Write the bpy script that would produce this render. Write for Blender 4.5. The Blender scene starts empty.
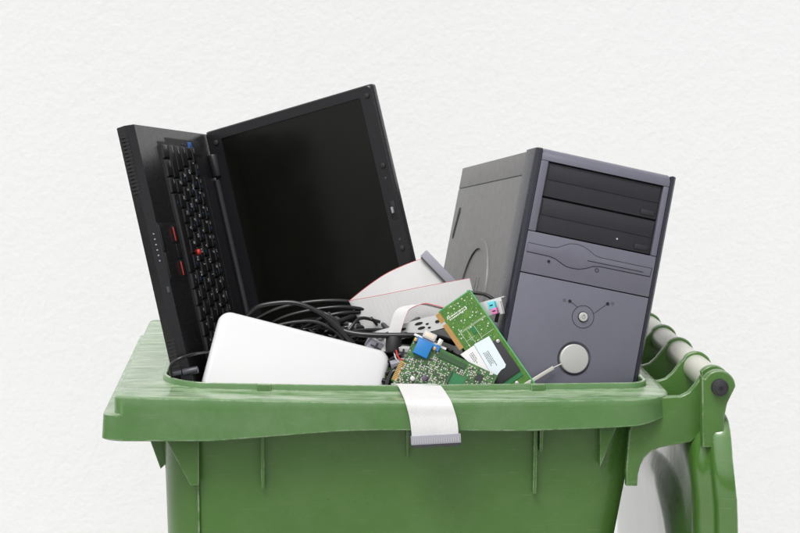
import bpy, bmesh, math, random
from mathutils import Vector, Matrix, Euler
PI = math.pi
random.seed(7)
scene = bpy.context.scene
COL = scene.collection

# ------------------------------------------------------------------ camera
FPX = 1900.0
YAW = math.atan(0.0579 * math.cos(0.1267)); PITCH = math.atan(0.1274)
sa, ca, sp, cp = math.sin(YAW), math.cos(YAW), math.sin(PITCH), math.cos(PITCH)
CF = Vector((sa*cp, ca*cp, -sp)); CR = Vector((ca, -sa, 0)); CU = Vector((sa*sp, ca*sp, cp))
CPOS = Vector((-0.10668, -2.16026, 1.48137))
cam_data = bpy.data.cameras.new('camera'); cam = bpy.data.objects.new('camera', cam_data); COL.objects.link(cam)
cam.matrix_world = Matrix((( CR.x, CU.x, -CF.x, CPOS.x), (CR.y, CU.y, -CF.y, CPOS.y), (CR.z, CU.z, -CF.z, CPOS.z), (0, 0, 0, 1)))
cam_data.sensor_width = 36; cam_data.lens = FPX/800*36; cam_data.clip_end = 100
scene.camera = cam

def ray(px, py): return CF + CR*((px-400)/FPX) + CU*((266.5-py)/FPX)
def at(px, py, Y):
    """survey helper: where a sight line meets the upright plane at depth Y"""
    r = ray(px, py); return CPOS + r*((Y-CPOS.y)/r.y)
def frame(o, xd, yd):
    x = xd.normalized(); y = (yd - x*yd.dot(x)).normalized(); z = x.cross(y)
    return Matrix(((x.x, y.x, z.x, o.x), (x.y, y.y, z.y, o.y), (x.z, y.z, z.z, o.z), (0, 0, 0, 1)))
def on(M, px, py, h=0.0):
    """local coordinates on the plane z=h of frame M seen along a sight line"""
    r = ray(px, py); n = M.to_3x3().col[2]; o = M.translation + n*h
    P = CPOS + r*((o-CPOS).dot(n)/r.dot(n))
    return M.inverted() @ P

# ------------------------------------------------------------------ materials
def mat(name): 
    m = bpy.data.materials.new(name); m.use_nodes = True
    return m, m.node_tree, m.node_tree.nodes['Principled BSDF']
def node(nt, t, **kw):
    n = nt.nodes.new(t)
    for k, v in kw.items():
        if k in n.inputs.keys(): n.inputs[k].default_value = v
        else: setattr(n, k, v)
    return n
def simple(name, col, rough=0.45, metal=0.0, var=0.12, bump=0.0, bscale=600, vscale=30, spec=0.5, coat=0.0, rvar=0.12):
    m, nt, b = mat(name); L = nt.links
    tc = node(nt, 'ShaderNodeTexCoord')
    nz = node(nt, 'ShaderNodeTexNoise', Scale=vscale, Detail=6.0, Roughness=0.65); L.new(tc.outputs['Object'], nz.inputs['Vector'])
    mx = node(nt, 'ShaderNodeMix', data_type='RGBA')
    mx.inputs[6].default_value = (*[c*(1-var) for c in col], 1); mx.inputs[7].default_value = (*[min(1, c*(1+var)) for c in col], 1)
    L.new(nz.outputs['Fac'], mx.inputs[0]); L.new(mx.outputs[2], b.inputs['Base Color'])
    mr = node(nt, 'ShaderNodeMapRange'); mr.inputs['To Min'].default_value = max(0.03, rough-rvar); mr.inputs['To Max'].default_value = min(1, rough+rvar)
    nz2 = node(nt, 'ShaderNodeTexNoise', Scale=vscale*2.3, Detail=4.0); L.new(tc.outputs['Object'], nz2.inputs['Vector'])
    L.new(nz2.outputs['Fac'], mr.inputs['Value']); L.new(mr.outputs[0], b.inputs['Roughness'])
    b.inputs['Metallic'].default_value = metal
    b.inputs['Specular IOR Level'].default_value = spec
    b.inputs['Coat Weight'].default_value = coat
    if bump:
        nb = node(nt, 'ShaderNodeTexNoise', Scale=bscale, Detail=3.0); L.new(tc.outputs['Object'], nb.inputs['Vector'])
        bp = node(nt, 'ShaderNodeBump', Strength=bump, Distance=0.0006); L.new(nb.outputs['Fac'], bp.inputs['Height']); L.new(bp.outputs[0], b.inputs['Normal'])
    return m

def bin_plastic(name, col, fade=0.35, rough=(0.2, 0.36), level_glare=0.0, coat=0.0):
    """moulded HDPE: broad tone variation, fine scratches, sun-bleached chalky bloom in blotches, worn edges"""
    m, nt, b = mat(name); L = nt.links
    tc = node(nt, 'ShaderNodeTexCoord')
    n1 = node(nt, 'ShaderNodeTexNoise', Scale=5.0, Detail=8.0, Roughness=0.6); L.new(tc.outputs['Object'], n1.inputs['Vector'])
    base = node(nt, 'ShaderNodeMix', data_type='RGBA')
    base.inputs[6].default_value = (*[c*0.86 for c in col], 1); base.inputs[7].default_value = (*[c*1.14 for c in col], 1)
    L.new(n1.outputs['Fac'], base.inputs[0])
    # scratches: several sets of thin stretched noise ridges
    def scratch(rot, sc, lo):
        mp = node(nt, 'ShaderNodeMapping'); mp.inputs['Rotation'].default_value = rot; mp.inputs['Scale'].default_value = sc
        L.new(tc.outputs['Object'], mp.inputs['Vector'])
        n = node(nt, 'ShaderNodeTexNoise', Scale=1.0, Detail=2.0, Roughness=0.5); L.new(mp.outputs[0], n.inputs['Vector'])
        r = node(nt, 'ShaderNodeMapRange'); r.inputs['From Min'].default_value = lo; r.inputs['From Max'].default_value = lo+0.05
        L.new(n.outputs['Fac'], r.inputs['Value']); return r.outputs[0]
    s1 = scratch((0.0, 0.35, 0.1), (18, 18, 700), 0.70); s2 = scratch((0.2, -0.5, 0.0), (25, 25, 900), 0.71); s3 = scratch((0.1, 1.2, 0.3), (30, 30, 800), 0.72)
    a1 = node(nt, 'ShaderNodeMath', operation='MAXIMUM'); L.new(s1, a1.inputs[0]); L.new(s2, a1.inputs[1])
    a2 = node(nt, 'ShaderNodeMath', operation='MAXIMUM'); L.new(a1.outputs[0], a2.inputs[0]); L.new(s3, a2.inputs[1])
    # worn edges
    bev = node(nt, 'ShaderNodeBevel', samples=4); bev.inputs['Radius'].default_value = 0.0022
    geo = node(nt, 'ShaderNodeNewGeometry')
    dt = node(nt, 'ShaderNodeVectorMath', operation='DOT_PRODUCT'); L.new(bev.outputs[0], dt.inputs[0]); L.new(geo.outputs['Normal'], dt.inputs[1])
    er = node(nt, 'ShaderNodeMapRange'); er.inputs['From Min'].default_value = 0.985; er.inputs['From Max'].default_value = 0.90
    L.new(dt.outputs['Value'], er.inputs['Value'])
    en = node(nt, 'ShaderNodeTexNoise', Scale=60.0, Detail=5.0, Roughness=0.7); L.new(tc.outputs['Object'], en.inputs['Vector'])
    er2 = node(nt, 'ShaderNodeMapRange'); er2.inputs['From Min'].default_value = 0.40; er2.inputs['From Max'].default_value = 0.56; L.new(en.outputs['Fac'], er2.inputs['Value'])
    em = node(nt, 'ShaderNodeMath', operation='MULTIPLY'); L.new(er.outputs[0], em.inputs[0]); L.new(er2.outputs[0], em.inputs[1])
    # bleached blotches
    fn = node(nt, 'ShaderNodeTexNoise', Scale=14.0, Detail=9.0, Roughness=0.7); L.new(tc.outputs['Object'], fn.inputs['Vector'])
    fr = node(nt, 'ShaderNodeMapRange'); fr.inputs['From Min'].default_value = 0.42; fr.inputs['From Max'].default_value = 0.72; fr.inputs['To Max'].default_value = fade
    L.new(fn.outputs['Fac'], fr.inputs['Value'])
    sm = node(nt, 'ShaderNodeMath', operation='MULTIPLY'); sm.inputs[1].default_value = 0.14; L.new(a2.outputs[0], sm.inputs[0])
    em2 = node(nt, 'ShaderNodeMath', operation='MULTIPLY'); em2.inputs[1].default_value = 0.8; L.new(em.outputs[0], em2.inputs[0])
    w1 = node(nt, 'ShaderNodeMath', operation='MAXIMUM'); L.new(sm.outputs[0], w1.inputs[0]); L.new(em2.outputs[0], w1.inputs[1])
    w2 = node(nt, 'ShaderNodeMath', operation='MAXIMUM'); L.new(w1.outputs[0], w2.inputs[0]); L.new(fr.outputs[0], w2.inputs[1])
    if level_glare:   # pale streaks painted on level faces, standing in for sky glare
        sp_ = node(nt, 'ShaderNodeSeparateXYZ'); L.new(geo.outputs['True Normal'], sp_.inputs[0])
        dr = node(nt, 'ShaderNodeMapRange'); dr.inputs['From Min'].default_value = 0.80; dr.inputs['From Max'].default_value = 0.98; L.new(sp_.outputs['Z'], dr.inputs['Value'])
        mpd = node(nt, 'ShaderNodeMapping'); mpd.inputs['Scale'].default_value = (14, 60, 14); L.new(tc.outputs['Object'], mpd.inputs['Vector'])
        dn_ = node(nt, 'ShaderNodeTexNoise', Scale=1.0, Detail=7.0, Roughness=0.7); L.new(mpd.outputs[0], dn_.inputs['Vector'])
        dr2 = node(nt, 'ShaderNodeMapRange'); dr2.inputs['From Min'].default_value = 0.36; dr2.inputs['From Max'].default_value = 0.60; dr2.inputs['To Max'].default_value = level_glare; L.new(dn_.outputs['Fac'], dr2.inputs['Value'])
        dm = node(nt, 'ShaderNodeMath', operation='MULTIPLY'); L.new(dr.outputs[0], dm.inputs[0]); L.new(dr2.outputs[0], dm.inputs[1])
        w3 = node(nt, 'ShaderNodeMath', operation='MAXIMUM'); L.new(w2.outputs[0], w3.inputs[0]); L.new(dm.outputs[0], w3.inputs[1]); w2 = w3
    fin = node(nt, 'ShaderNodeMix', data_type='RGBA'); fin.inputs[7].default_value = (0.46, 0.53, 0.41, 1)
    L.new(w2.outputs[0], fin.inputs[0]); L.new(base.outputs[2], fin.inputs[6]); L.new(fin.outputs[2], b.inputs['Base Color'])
    rr = node(nt, 'ShaderNodeMapRange'); rr.inputs['To Min'].default_value = rough[0]; rr.inputs['To Max'].default_value = rough[1]
    L.new(n1.outputs['Fac'], rr.inputs['Value']); L.new(rr.outputs[0], b.inputs['Roughness'])
    nb = node(nt, 'ShaderNodeTexNoise', Scale=260.0, Detail=4.0); L.new(tc.outputs['Object'], nb.inputs['Vector'])
    nb2 = node(nt, 'ShaderNodeTexNoise', Scale=9.0, Detail=3.0); L.new(tc.outputs['Object'], nb2.inputs['Vector'])
    bp = node(nt, 'ShaderNodeBump', Strength=0.12, Distance=0.0008); L.new(nb.outputs['Fac'], bp.inputs['Height'])
    bp2 = node(nt, 'ShaderNodeBump', Strength=0.25, Distance=0.006); L.new(nb2.outputs['Fac'], bp2.inputs['Height']); L.new(bp.outputs[0], bp2.inputs['Normal'])
    L.new(bp2.outputs[0], b.inputs['Normal'])
    b.inputs['IOR'].default_value = 1.54
    b.inputs['Coat Weight'].default_value = coat; b.inputs['Coat Roughness'].default_value = 0.08
    return m

GREEN = (0.066, 0.163, 0.030)
M = {}
M['bin'] = bin_plastic('bin_green_plastic', GREEN, 0.05)
M['bin_top'] = bin_plastic('bin_green_bleached_glare', (0.088, 0.194, 0.060), 0.12, (0.14, 0.26), 0.62)  # bleached green, with sky glare painted pale into its level faces
M['lid'] = bin_plastic('bin_green_plastic_glossy', GREEN, 0.03, (0.08, 0.2), coat=1.0)
M['grip'] = bin_plastic('pale_grip_plastic', (0.52, 0.52, 0.45), 0.3)  # grip tubes in a much paler tone than the bin green
M['steel_dark'] = simple('dark_steel', (0.06, 0.06, 0.065), 0.4, 0.6)
M['hole'] = simple('black_recess', (0.008, 0.008, 0.009), 0.7)
M['lap'] = simple('laptop_black_plastic', (0.010, 0.010, 0.011), 0.28, bump=0.12, bscale=1800, rvar=0.05)
M['lap_edge'] = simple('laptop_edge_plastic', (0.014, 0.0137, 0.0165), 0.32, bump=0.2, bscale=1500, rvar=0.05)
M['bezel'] = simple('screen_frame_plastic', (0.0095, 0.0093, 0.0112), 0.30, bump=0.15, bscale=1500, rvar=0.05)
M['key'] = simple('key_plastic', (0.007, 0.007, 0.008), 0.38, bump=0.2, bscale=2000)
M['screen'] = simple('screen_glass', (0.004, 0.0045, 0.003), 0.2, var=0.3, rvar=0.08, vscale=14, spec=0.35)
M['legend'] = simple('legend_white', (0.72, 0.72, 0.72), 0.6)
M['legend_blue'] = simple('legend_blue', (0.07, 0.14, 0.36), 0.6)
M['red'] = simple('red_rubber', (0.62, 0.035, 0.025), 0.6)
M['blue_btn'] = simple('blue_button', (0.04, 0.13, 0.42), 0.35)
M['rubber'] = simple('black_rubber', (0.015, 0.015, 0.016), 0.6)
M['silver'] = simple('silver_grey_plastic', (0.163, 0.162, 0.203), 0.36, 0.25, var=0.07, bump=0.25, bscale=1600, vscale=60)
M['navy'] = simple('dark_navy_plastic', (0.022, 0.023, 0.034), 0.28, var=0.08, rvar=0.04)
M['side'] = simple('painted_steel_grey', (0.172, 0.169, 0.168), 0.5, 0.15, var=0.08, bump=0.35, bscale=1200, vscale=40)
M['drive'] = simple('drive_black_plastic', (0.021, 0.021, 0.027), 0.38, bump=0.2, bscale=1500)
M['button_silver'] = simple('pale_silver_button', (0.55, 0.55, 0.53), 0.38, 0.35, var=0.05)
M['white'] = simple('white_gloss_plastic', (0.665, 0.665, 0.67), 0.3, var=0.02, rvar=0.05)
M['white_seam'] = simple('white_plastic_side', (0.74, 0.74, 0.74), 0.4, var=0.03)
M['cable'] = simple('black_cable_sheath', (0.012, 0.012, 0.013), 0.25, rvar=0.06)
M['cable_grey'] = simple('charcoal_cable_sheath', (0.05, 0.05, 0.055), 0.4)
M['plug'] = simple('grey_plug_plastic', (0.06, 0.06, 0.075), 0.38)
M['conn'] = simple('grey_connector', (0.32, 0.32, 0.365), 0.5, var=0.12)
M['conn_lt'] = simple('pale_grey_connector', (0.48, 0.47, 0.47), 0.5)
M['conn_dk'] = simple('dark_connector', (0.05, 0.05, 0.055), 0.5)
M['gold'] = simple('gold_contacts', (0.55, 0.33, 0.12), 0.4, 0.6, var=0.25, vscale=200)
M['tin'] = simple('tinned_metal', (0.62, 0.61, 0.58), 0.33, 0.85, var=0.1)
M['plate'] = simple('stamped_steel', (0.70, 0.70, 0.69), 0.32, 0.35, var=0.12, vscale=50)
M['vga'] = simple('blue_connector_plastic', (0.008, 0.17, 0.47), 0.4)
M['cyan'] = simple('cyan_port_plastic', (0.12, 0.55, 0.62), 0.45)
M['pink'] = simple('pink_port_plastic', (0.62, 0.19, 0.42), 0.45)
M['beige'] = simple('beige_connector', (0.66, 0.58, 0.46), 0.5)
M['chip'] = simple('chip_black', (0.022, 0.022, 0.024), 0.5)
M['cover'] = simple('card_cover_black', (0.030, 0.030, 0.034), 0.5, bump=0.2, bscale=1500)
M['smd_tan'] = simple('component_tan', (0.47, 0.44, 0.38), 0.5, var=0.3, vscale=300)
M['smd_wht'] = simple('silkscreen_white', (0.70, 0.74, 0.66), 0.6)
M['smd_dk'] = simple('component_dark', (0.05, 0.045, 0.045), 0.5)
M['label_b'] = simple('paper_label_bluish', (0.70, 0.78, 0.82), 0.5, var=0.03)
M['label_w'] = simple('paper_label_white', (0.78, 0.77, 0.78), 0.5, var=0.03)
M['ink'] = simple('label_ink', (0.06, 0.06, 0.07), 0.7)
M['stick'] = simple('pale_plastic_strip', (0.62, 0.60, 0.54), 0.5)
M['lilac'] = simple('dark_lilac_component', (0.10, 0.06, 0.11), 0.4)

def pcb_mat(name, col, col2):
    m, nt, b = mat(name); L = nt.links
    tc = node(nt, 'ShaderNodeTexCoord')
    mp = node(nt, 'ShaderNodeMapping'); mp.inputs['Scale'].default_value = (260, 260, 1); L.new(tc.outputs['Object'], mp.inputs['Vector'])
    br = node(nt, 'ShaderNodeTexVoronoi', distance='MANHATTAN', feature='F1', Scale=1.0); L.new(mp.outputs[0], br.inputs['Vector'])
    n = node(nt, 'ShaderNodeTexNoise', Scale=70.0, Detail=3.0); L.new(tc.outputs['Object'], n.inputs['Vector'])
    wv = node(nt, 'ShaderNodeTexWave', Scale=160.0, Distortion=6.0, Detail=1.0); wv.bands_direction = 'DIAGONAL'; L.new(tc.outputs['Object'], wv.inputs['Vector'])
    r1 = node(nt, 'ShaderNodeMapRange'); r1.inputs['From Min'].default_value = 0.55; r1.inputs['From Max'].default_value = 0.6; L.new(n.outputs['Fac'], r1.inputs['Value'])
    mu = node(nt, 'ShaderNodeMath', operation='MULTIPLY'); L.new(wv.outputs['Fac'], mu.inputs[0]); L.new(r1.outputs[0], mu.inputs[1])
    ad = node(nt, 'ShaderNodeMath', operation='ADD'); L.new(mu.outputs[0], ad.inputs[0])
    m3 = node(nt, 'ShaderNodeMath', operation='MULTIPLY'); m3.inputs[1].default_value = 0.45; L.new(br.outputs['Distance'], m3.inputs[0]); L.new(m3.outputs[0], ad.inputs[1])
    mx = node(nt, 'ShaderNodeMix', data_type='RGBA'); mx.clamp_factor = True
    mx.inputs[6].default_value = (*col, 1); mx.inputs[7].default_value = (*col2, 1)
    L.new(ad.outputs[0], mx.inputs[0]); L.new(mx.outputs[2], b.inputs['Base Color'])
    b.inputs['Roughness'].default_value = 0.33
    return m
M['pcb'] = pcb_mat('circuit_board_green', (0.045, 0.150, 0.022), (0.105, 0.235, 0.030))
M['pcb2'] = pcb_mat('circuit_board_green_dense', (0.020, 0.095, 0.022), (0.075, 0.190, 0.040))
M['pcb_edge'] = simple('circuit_board_edge', (0.10, 0.40, 0.17), 0.4)
M['pcb_flat'] = simple('solder_mask_green', (0.02, 0.17, 0.055), 0.35)

def ribbon_mat(name, redw):
    """flat ribbon cable: fine parallel ridges along the UV, one red conductor"""
    m, nt, b = mat(name); L = nt.links
    uv = node(nt, 'ShaderNodeUVMap'); sx = node(nt, 'ShaderNodeSeparateXYZ'); L.new(uv.outputs[0], sx.inputs[0])
    mu = node(nt, 'ShaderNodeMath', operation='MULTIPLY'); mu.inputs[1].default_value = 40*2*PI; L.new(sx.outputs['X'], mu.inputs[0])
    sn = node(nt, 'ShaderNodeMath', operation='SINE'); L.new(mu.outputs[0], sn.inputs[0])
    bp = node(nt, 'ShaderNodeBump', Strength=0.42, Distance=0.0005); L.new(sn.outputs[0], bp.inputs['Height']); L.new(bp.outputs[0], b.inputs['Normal'])
    lt = node(nt, 'ShaderNodeMath', operation='LESS_THAN'); lt.inputs[1].default_value = redw; L.new(sx.outputs['X'], lt.inputs[0])
    tc = node(nt, 'ShaderNodeTexCoord'); nz = node(nt, 'ShaderNodeTexNoise', Scale=40.0, Detail=4.0); L.new(tc.outputs['Object'], nz.inputs['Vector'])
    gr = node(nt, 'ShaderNodeMix', data_type='RGBA'); gr.inputs[6].default_value = (0.66, 0.655, 0.65, 1); gr.inputs[7].default_value = (0.76, 0.755, 0.75, 1); L.new(nz.outputs['Fac'], gr.inputs[0])
    mx = node(nt, 'ShaderNodeMix', data_type='RGBA'); mx.inputs[7].default_value = (0.62, 0.10, 0.11, 1)
    L.new(lt.outputs[0], mx.inputs[0]); L.new(gr.outputs[2], mx.inputs[6]); L.new(mx.outputs[2], b.inputs['Base Color'])
    b.inputs['Roughness'].default_value = 0.5
    return m
M['ribbon'] = ribbon_mat('ribbon_cable_grey', 0.013); M['ribbon_plain'] = ribbon_mat('ribbon_cable_plain', -1.0)

def wall_mat():
    m, nt, b = mat('white_textured_plaster'); L = nt.links
    tc = node(nt, 'ShaderNodeTexCoord')
    n1 = node(nt, 'ShaderNodeTexNoise', Scale=105.0, Detail=3.0, Roughness=0.5); L.new(tc.outputs['Object'], n1.inputs['Vector'])
    n2 = node(nt, 'ShaderNodeTexNoise', Scale=38.0, Detail=1.0); L.new(tc.outputs['Object'], n2.inputs['Vector'])
    ad = node(nt, 'ShaderNodeMath', operation='MULTIPLY_ADD'); ad.inputs[1].default_value = 0.7; L.new(n2.outputs['Fac'], ad.inputs[0]); L.new(n1.outputs['Fac'], ad.inputs[2])
    bp = node(nt, 'ShaderNodeBump', Strength=0.5, Distance=0.0014); L.new(ad.outputs[0], bp.inputs['Height']); L.new(bp.outputs[0], b.inputs['Normal'])
    n3 = node(nt, 'ShaderNodeTexNoise', Scale=1.5, Detail=5.0); L.new(tc.outputs['Object'], n3.inputs['Vector'])
    mx = node(nt, 'ShaderNodeMix', data_type='RGBA'); mx.inputs[6].default_value = (0.85, 0.853, 0.86, 1); mx.inputs[7].default_value = (0.87, 0.873, 0.88, 1)
    L.new(n3.outputs['Fac'], mx.inputs[0]); L.new(mx.outputs[2], b.inputs['Base Color']); b.inputs['Roughness'].default_value = 0.9
    b.inputs['Specular IOR Level'].default_value = 0.2
    return m
M['wall'] = wall_mat()
M['ground'] = simple('pale_concrete', (0.42, 0.41, 0.39), 0.9, var=0.2, bump=0.6, bscale=120, vscale=6)

# ------------------------------------------------------------------ mesh helpers
def link(name, me, parent=None, loc=None):
    o = bpy.data.objects.new(name, me); COL.objects.link(o)
    if parent is not None: o.parent = parent
    if loc is not None: o.location = loc
    return o
def obj(name, bm, mats, parent=None, angle=35, Mx=None):
    bmesh.ops.recalc_face_normals(bm, faces=bm.faces)
    if Mx is not None: bm.transform(Mx)
    me = bpy.data.meshes.new(name); 
    for f in bm.faces: f.smooth = True
    bm.to_mesh(me); bm.free()
    if not isinstance(mats, (list, tuple)): mats = [mats]
    for m in mats: me.materials.append(M[m] if isinstance(m, str) else m)
    me.set_sharp_from_angle(angle=math.radians(angle))
    return link(name, me, parent)
def thing(name, label, cat, group=None, Mx=None):
    o = bpy.data.objects.new(name, None); COL.objects.link(o); o.empty_display_size = 0.05
    o['label'] = label; o['category'] = cat
    if group: o['group'] = group
    if Mx is not None: o.matrix_world = Mx
    return o
def tag(o, label, cat, group=None):
    o['label'] = label; o['category'] = cat
    if group: o['group'] = group
    return o
def add_box(bm, lo, hi, bev=0.0, seg=2, mi=0, Mx=None):
    lo = Vector(lo); hi = Vector(hi)
    vs = [bm.verts.new((x, y, z)) for x in (lo.x, hi.x) for y in (lo.y, hi.y) for z in (lo.z, hi.z)]
    idx = [(0, 1, 3, 2), (4, 6, 7, 5), (0, 4, 5, 1), (2, 3, 7, 6), (0, 2, 6, 4), (1, 5, 7, 3)]
    fs = [bm.faces.new([vs[i] for i in q]) for q in idx]
    for f in fs: f.material_index = mi
    if bev:
        es = list({e for f in fs for e in f.edges})
        r = bmesh.ops.bevel(bm, geom=es, offset=bev, segments=seg, affect='EDGES', profile=0.6)
        for f in r['faces']: f.material_index = mi
        vs = list({v for f in r['faces'] for v in f.verts})
    if Mx is not None: bmesh.ops.transform(bm, matrix=Mx, verts=[v for v in vs if v.is_valid])
    return vs
def add_prism(bm, pts, z0, z1, mi=0, bev=0.0, seg=2, fn=None):
    """polygon pts (2-D) between two levels; fn maps (u,v,w)->xyz"""
    fn = fn or (lambda u, v, w: (u, v, w))
    a = [bm.verts.new(fn(p[0], p[1], z0)) for p in pts]; b = [bm.verts.new(fn(p[0], p[1], z1)) for p in pts]
    n = len(pts); fs = [bm.faces.new(a), bm.faces.new(b)]
    for i in range(n): fs.append(bm.faces.new((a[i], a[(i+1) % n], b[(i+1) % n], b[i])))
    for f in fs: f.material_index = mi
    if bev:
        bmesh.ops.recalc_face_normals(bm, faces=fs)
        es = list(set(fs[0].edges) | set(fs[1].edges))
        r = bmesh.ops.bevel(bm, geom=es, offset=bev, segments=seg, affect='EDGES', profile=0.6)
        for f in r['faces']: f.material_index = mi
def add_loft(bm, loops, cap0=True, cap1=True, mi=0):
    rows = [[bm.verts.new(p) for p in lp] for lp in loops]; n = len(rows[0])
    for a, b in zip(rows, rows[1:]):
        for i in range(n):
            f = bm.faces.new((a[i], a[(i+1) % n], b[(i+1) % n], b[i])); f.material_index = mi
    if cap0: bm.faces.new(rows[0]).material_index = mi
    if cap1: bm.faces.new(rows[-1]).material_index = mi
    return rows
def add_cyl(bm, p0, p1, r0, r1=None, n=24, mi=0, rnd=0.0):
    p0 = Vector(p0); p1 = Vector(p1); r1 = r0 if r1 is None else r1
    d = (p1-p0); L_ = d.length; d.normalize()
    u = d.orthogonal().normalized(); v = d.cross(u)
    prof = [(0, r0), (L_, r1)] if not rnd else [(0, r0-rnd), (rnd*0.3, r0-rnd*0.3), (rnd, r0), (L_-rnd, r1), (L_-rnd*0.3, r1-rnd*0.3), (L_, r1-rnd)]
    loops = [[p0+d*t+(u*math.cos(2*PI*i/n)+v*math.sin(2*PI*i/n))*r for i in range(n)] for t, r in prof]
    return add_loft(bm, loops, mi=mi)
def catmull(pts, k=10):
    P = [pts[0]*2-pts[1]] + list(pts) + [pts[-1]*2-pts[-2]]; out = []
    for i in range(1, len(P)-2):
        a, b, c, d = P[i-1:i+3]
        for j in range(k):
            t = j/k
            out.append(0.5*((2*b)+(c-a)*t+(2*a-5*b+4*c-d)*t*t+(3*b-a-3*c+d)*t*t*t))
    out.append(P[-2]); return out
def add_tube(bm, pts, r, n=12, k=10, mi=0, smooth=True):
    pts = [Vector(p) for p in pts]
    if smooth and len(pts) > 2: pts = catmull(pts, k)
    t0 = (pts[1]-pts[0]).normalized(); u = t0.orthogonal().normalized(); loops = []
    for i, p in enumerate(pts):
        t = (pts[min(i+1, len(pts)-1)]-pts[max(i-1, 0)]).normalized()
        u = (u-t*u.dot(t)).normalized(); v = t.cross(u)
        loops.append([p+(u*math.cos(2*PI*j/n)+v*math.sin(2*PI*j/n))*r for j in range(n)])
    add_loft(bm, loops, mi=mi)
def rrect(x0, x1, y0, y1, r, n=8, s=16):
    """rounded rectangle, r = (near-left, near-right, far-right, far-left), constant point count"""
    if not isinstance(r, (tuple, list)): r = (r,)*4
    cs = [(x0+r[0], y0+r[0], r[0], PI), (x1-r[1], y0+r[1], r[1], 1.5*PI), (x1-r[2], y1-r[2], r[2], 0), (x0+r[3], y1-r[3], r[3], 0.5*PI)]
    arcs = [[(cx+rr*math.cos(a0+0.5*PI*i/n), cy+rr*math.sin(a0+0.5*PI*i/n)) for i in range(n+1)] for cx, cy, rr, a0 in cs]
    out = []
    for k in range(4):
        out += arcs[k]; p = arcs[k][-1]; q = arcs[(k+1) % 4][0]
        for i in range(1, s): out.append((p[0]+(q[0]-p[0])*i/s, p[1]+(q[1]-p[1])*i/s))
    return out
def circle_pts(cx, cy, r, n=40, a0=0, a1=2*PI): return [(cx+r*math.cos(a0+(a1-a0)*i/n), cy+r*math.sin(a0+(a1-a0)*i/n)) for i in range(n)]

# ------------------------------------------------------------------ setting
bm = bmesh.new(); add_box(bm, (-7, -8, -0.10), (7, 1.35, 0.0)); g = obj('ground', bm, 'ground'); g['kind'] = 'structure'
bm = bmesh.new(); add_box(bm, (-6, 1.35, -0.05), (6, 1.6, 4.2)); w = obj('wall', bm, 'wall'); w['kind'] = 'structure'
tag(w, 'white textured plaster wall behind the green bin', 'wall'); 

# ------------------------------------------------------------------ wheelie bin
B = thing('wheelie_bin', 'green plastic wheelie bin with its lid hanging open, full of old electronics', 'bin')
NC, NS = 8, 24
def ztop(x):
    t = max(0, -x/0.31); z = 1.0477 + 0.0095*t**1.3
    return z
def zbot(x):
    K = [(-0.34, 1.006), (-0.30, 1.005), (-0.20, 1.0035), (-0.05, 1.0135), (0.0, 1.0140), (0.08, 1.0125), (0.16, 1.011), (0.25, 1.013), (0.30, 1.0155), (0.345, 1.0235)]
    for (a, za), (b, zb_) in zip(K, K[1:]):
        if x <= b: 
            t = max(0, min(1, (x-a)/(b-a))); return za+(zb_-za)*t
    return K[-1][1]
def outer(i): return rrect(-0.3126+i, 0.341-i, 0.0+i, 0.58-i, (max(0.014-i, .003), 0.055-i, 0.055-i, max(0.014-i, .003)), NC, NS)
def lip(i): return rrect(-0.262+i, 0.318-i, 0.048+i, 0.537-i, (0.060-i, 0.026-i, 0.026-i, 0.060-i), NC, NS)
def bodyo(z, i=0.0):
    t = (1.02-z)
    return rrect(-0.262+0.02*t+i, 0.310-0.170*t-i, 0.034+0.045*t+i, 0.546-0.045*t-i, (0.058-i, 0.045-i, 0.045-i, 0.058-i), NC, NS)
def wide(lp): return [((x+(x+0.2986)*(0.0130/0.014) if x < -0.2986 else x), y) for x, y in lp]
def lift(lp, fz): return [(x, y, fz(x) if callable(fz) else fz) for x, y in lp]
bm = bmesh.new()
loops = [lift(bodyo(1.03), lambda x: ztop(x)-0.006), lift(outer(0.0045), lambda x: ztop(x)-0.006), lift(wide(outer(0.0040)), lambda x: zbot(x)+0.0005), lift(wide(outer(0.003)), zbot), lift(wide(outer(0.0005)), zbot),
         lift(wide(outer(-0.001)), lambda x: zbot(x)+0.0012), lift(wide(outer(0.0)), lambda x: 1.0325+0.003*min(1, max(0, (x+.27)/.03))), lift(wide(outer(0.0)), lambda x: 1.0350+0.001*min(1, max(0, (x+.27)/.03))), lift(outer(0.0), lambda x: 1.0364), lift(outer(0.0), lambda x: ztop(x)-0.0035), lift(outer(0.0008), lambda x: ztop(x)-0.0013), lift(outer(0.0032), ztop)]
o3, l0 = outer(0.0032), lip(0)
for f in (0.3, 0.62): loops.append([(a[0]+(b_[0]-a[0])*f, a[1]+(b_[1]-a[1])*f, ztop(a[0]+(b_[0]-a[0])*f)+0.0022*f) for a, b_ in zip(o3, l0)])
loops += [lift(lip(-0.003), lambda x: ztop(x)+0.0022), lift(lip(-0.0008), lambda x: ztop(x)+0.0030), lift(lip(0), lambda x: ztop(x)+0.0090),
          lift(lip(0.0008), lambda x: ztop(x)+0.0101), lift(lip(0.0036), lambda x: ztop(x)+0.0101), lift(lip(0.0044), lambda x: ztop(x)+0.0090), lift(lip(0.0045), 1.03)]
add_loft(bm, loops, cap0=False, cap1=False)
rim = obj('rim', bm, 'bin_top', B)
def notch(px):
    bm = bmesh.new(); c = at(px, 391, 0.0445)
    add_box(bm, (c.x-0.008, 0.0445, ztop(c.x)+0.001), (c.x+0.008, 0.0492, ztop(c.x)+0.0104), 0.0014)
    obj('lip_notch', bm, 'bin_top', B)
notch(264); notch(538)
bm = bmesh.new()
zs = [1.037, 1.02, 0.95, 0.85, 0.6, 0.3, 0.06]
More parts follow.
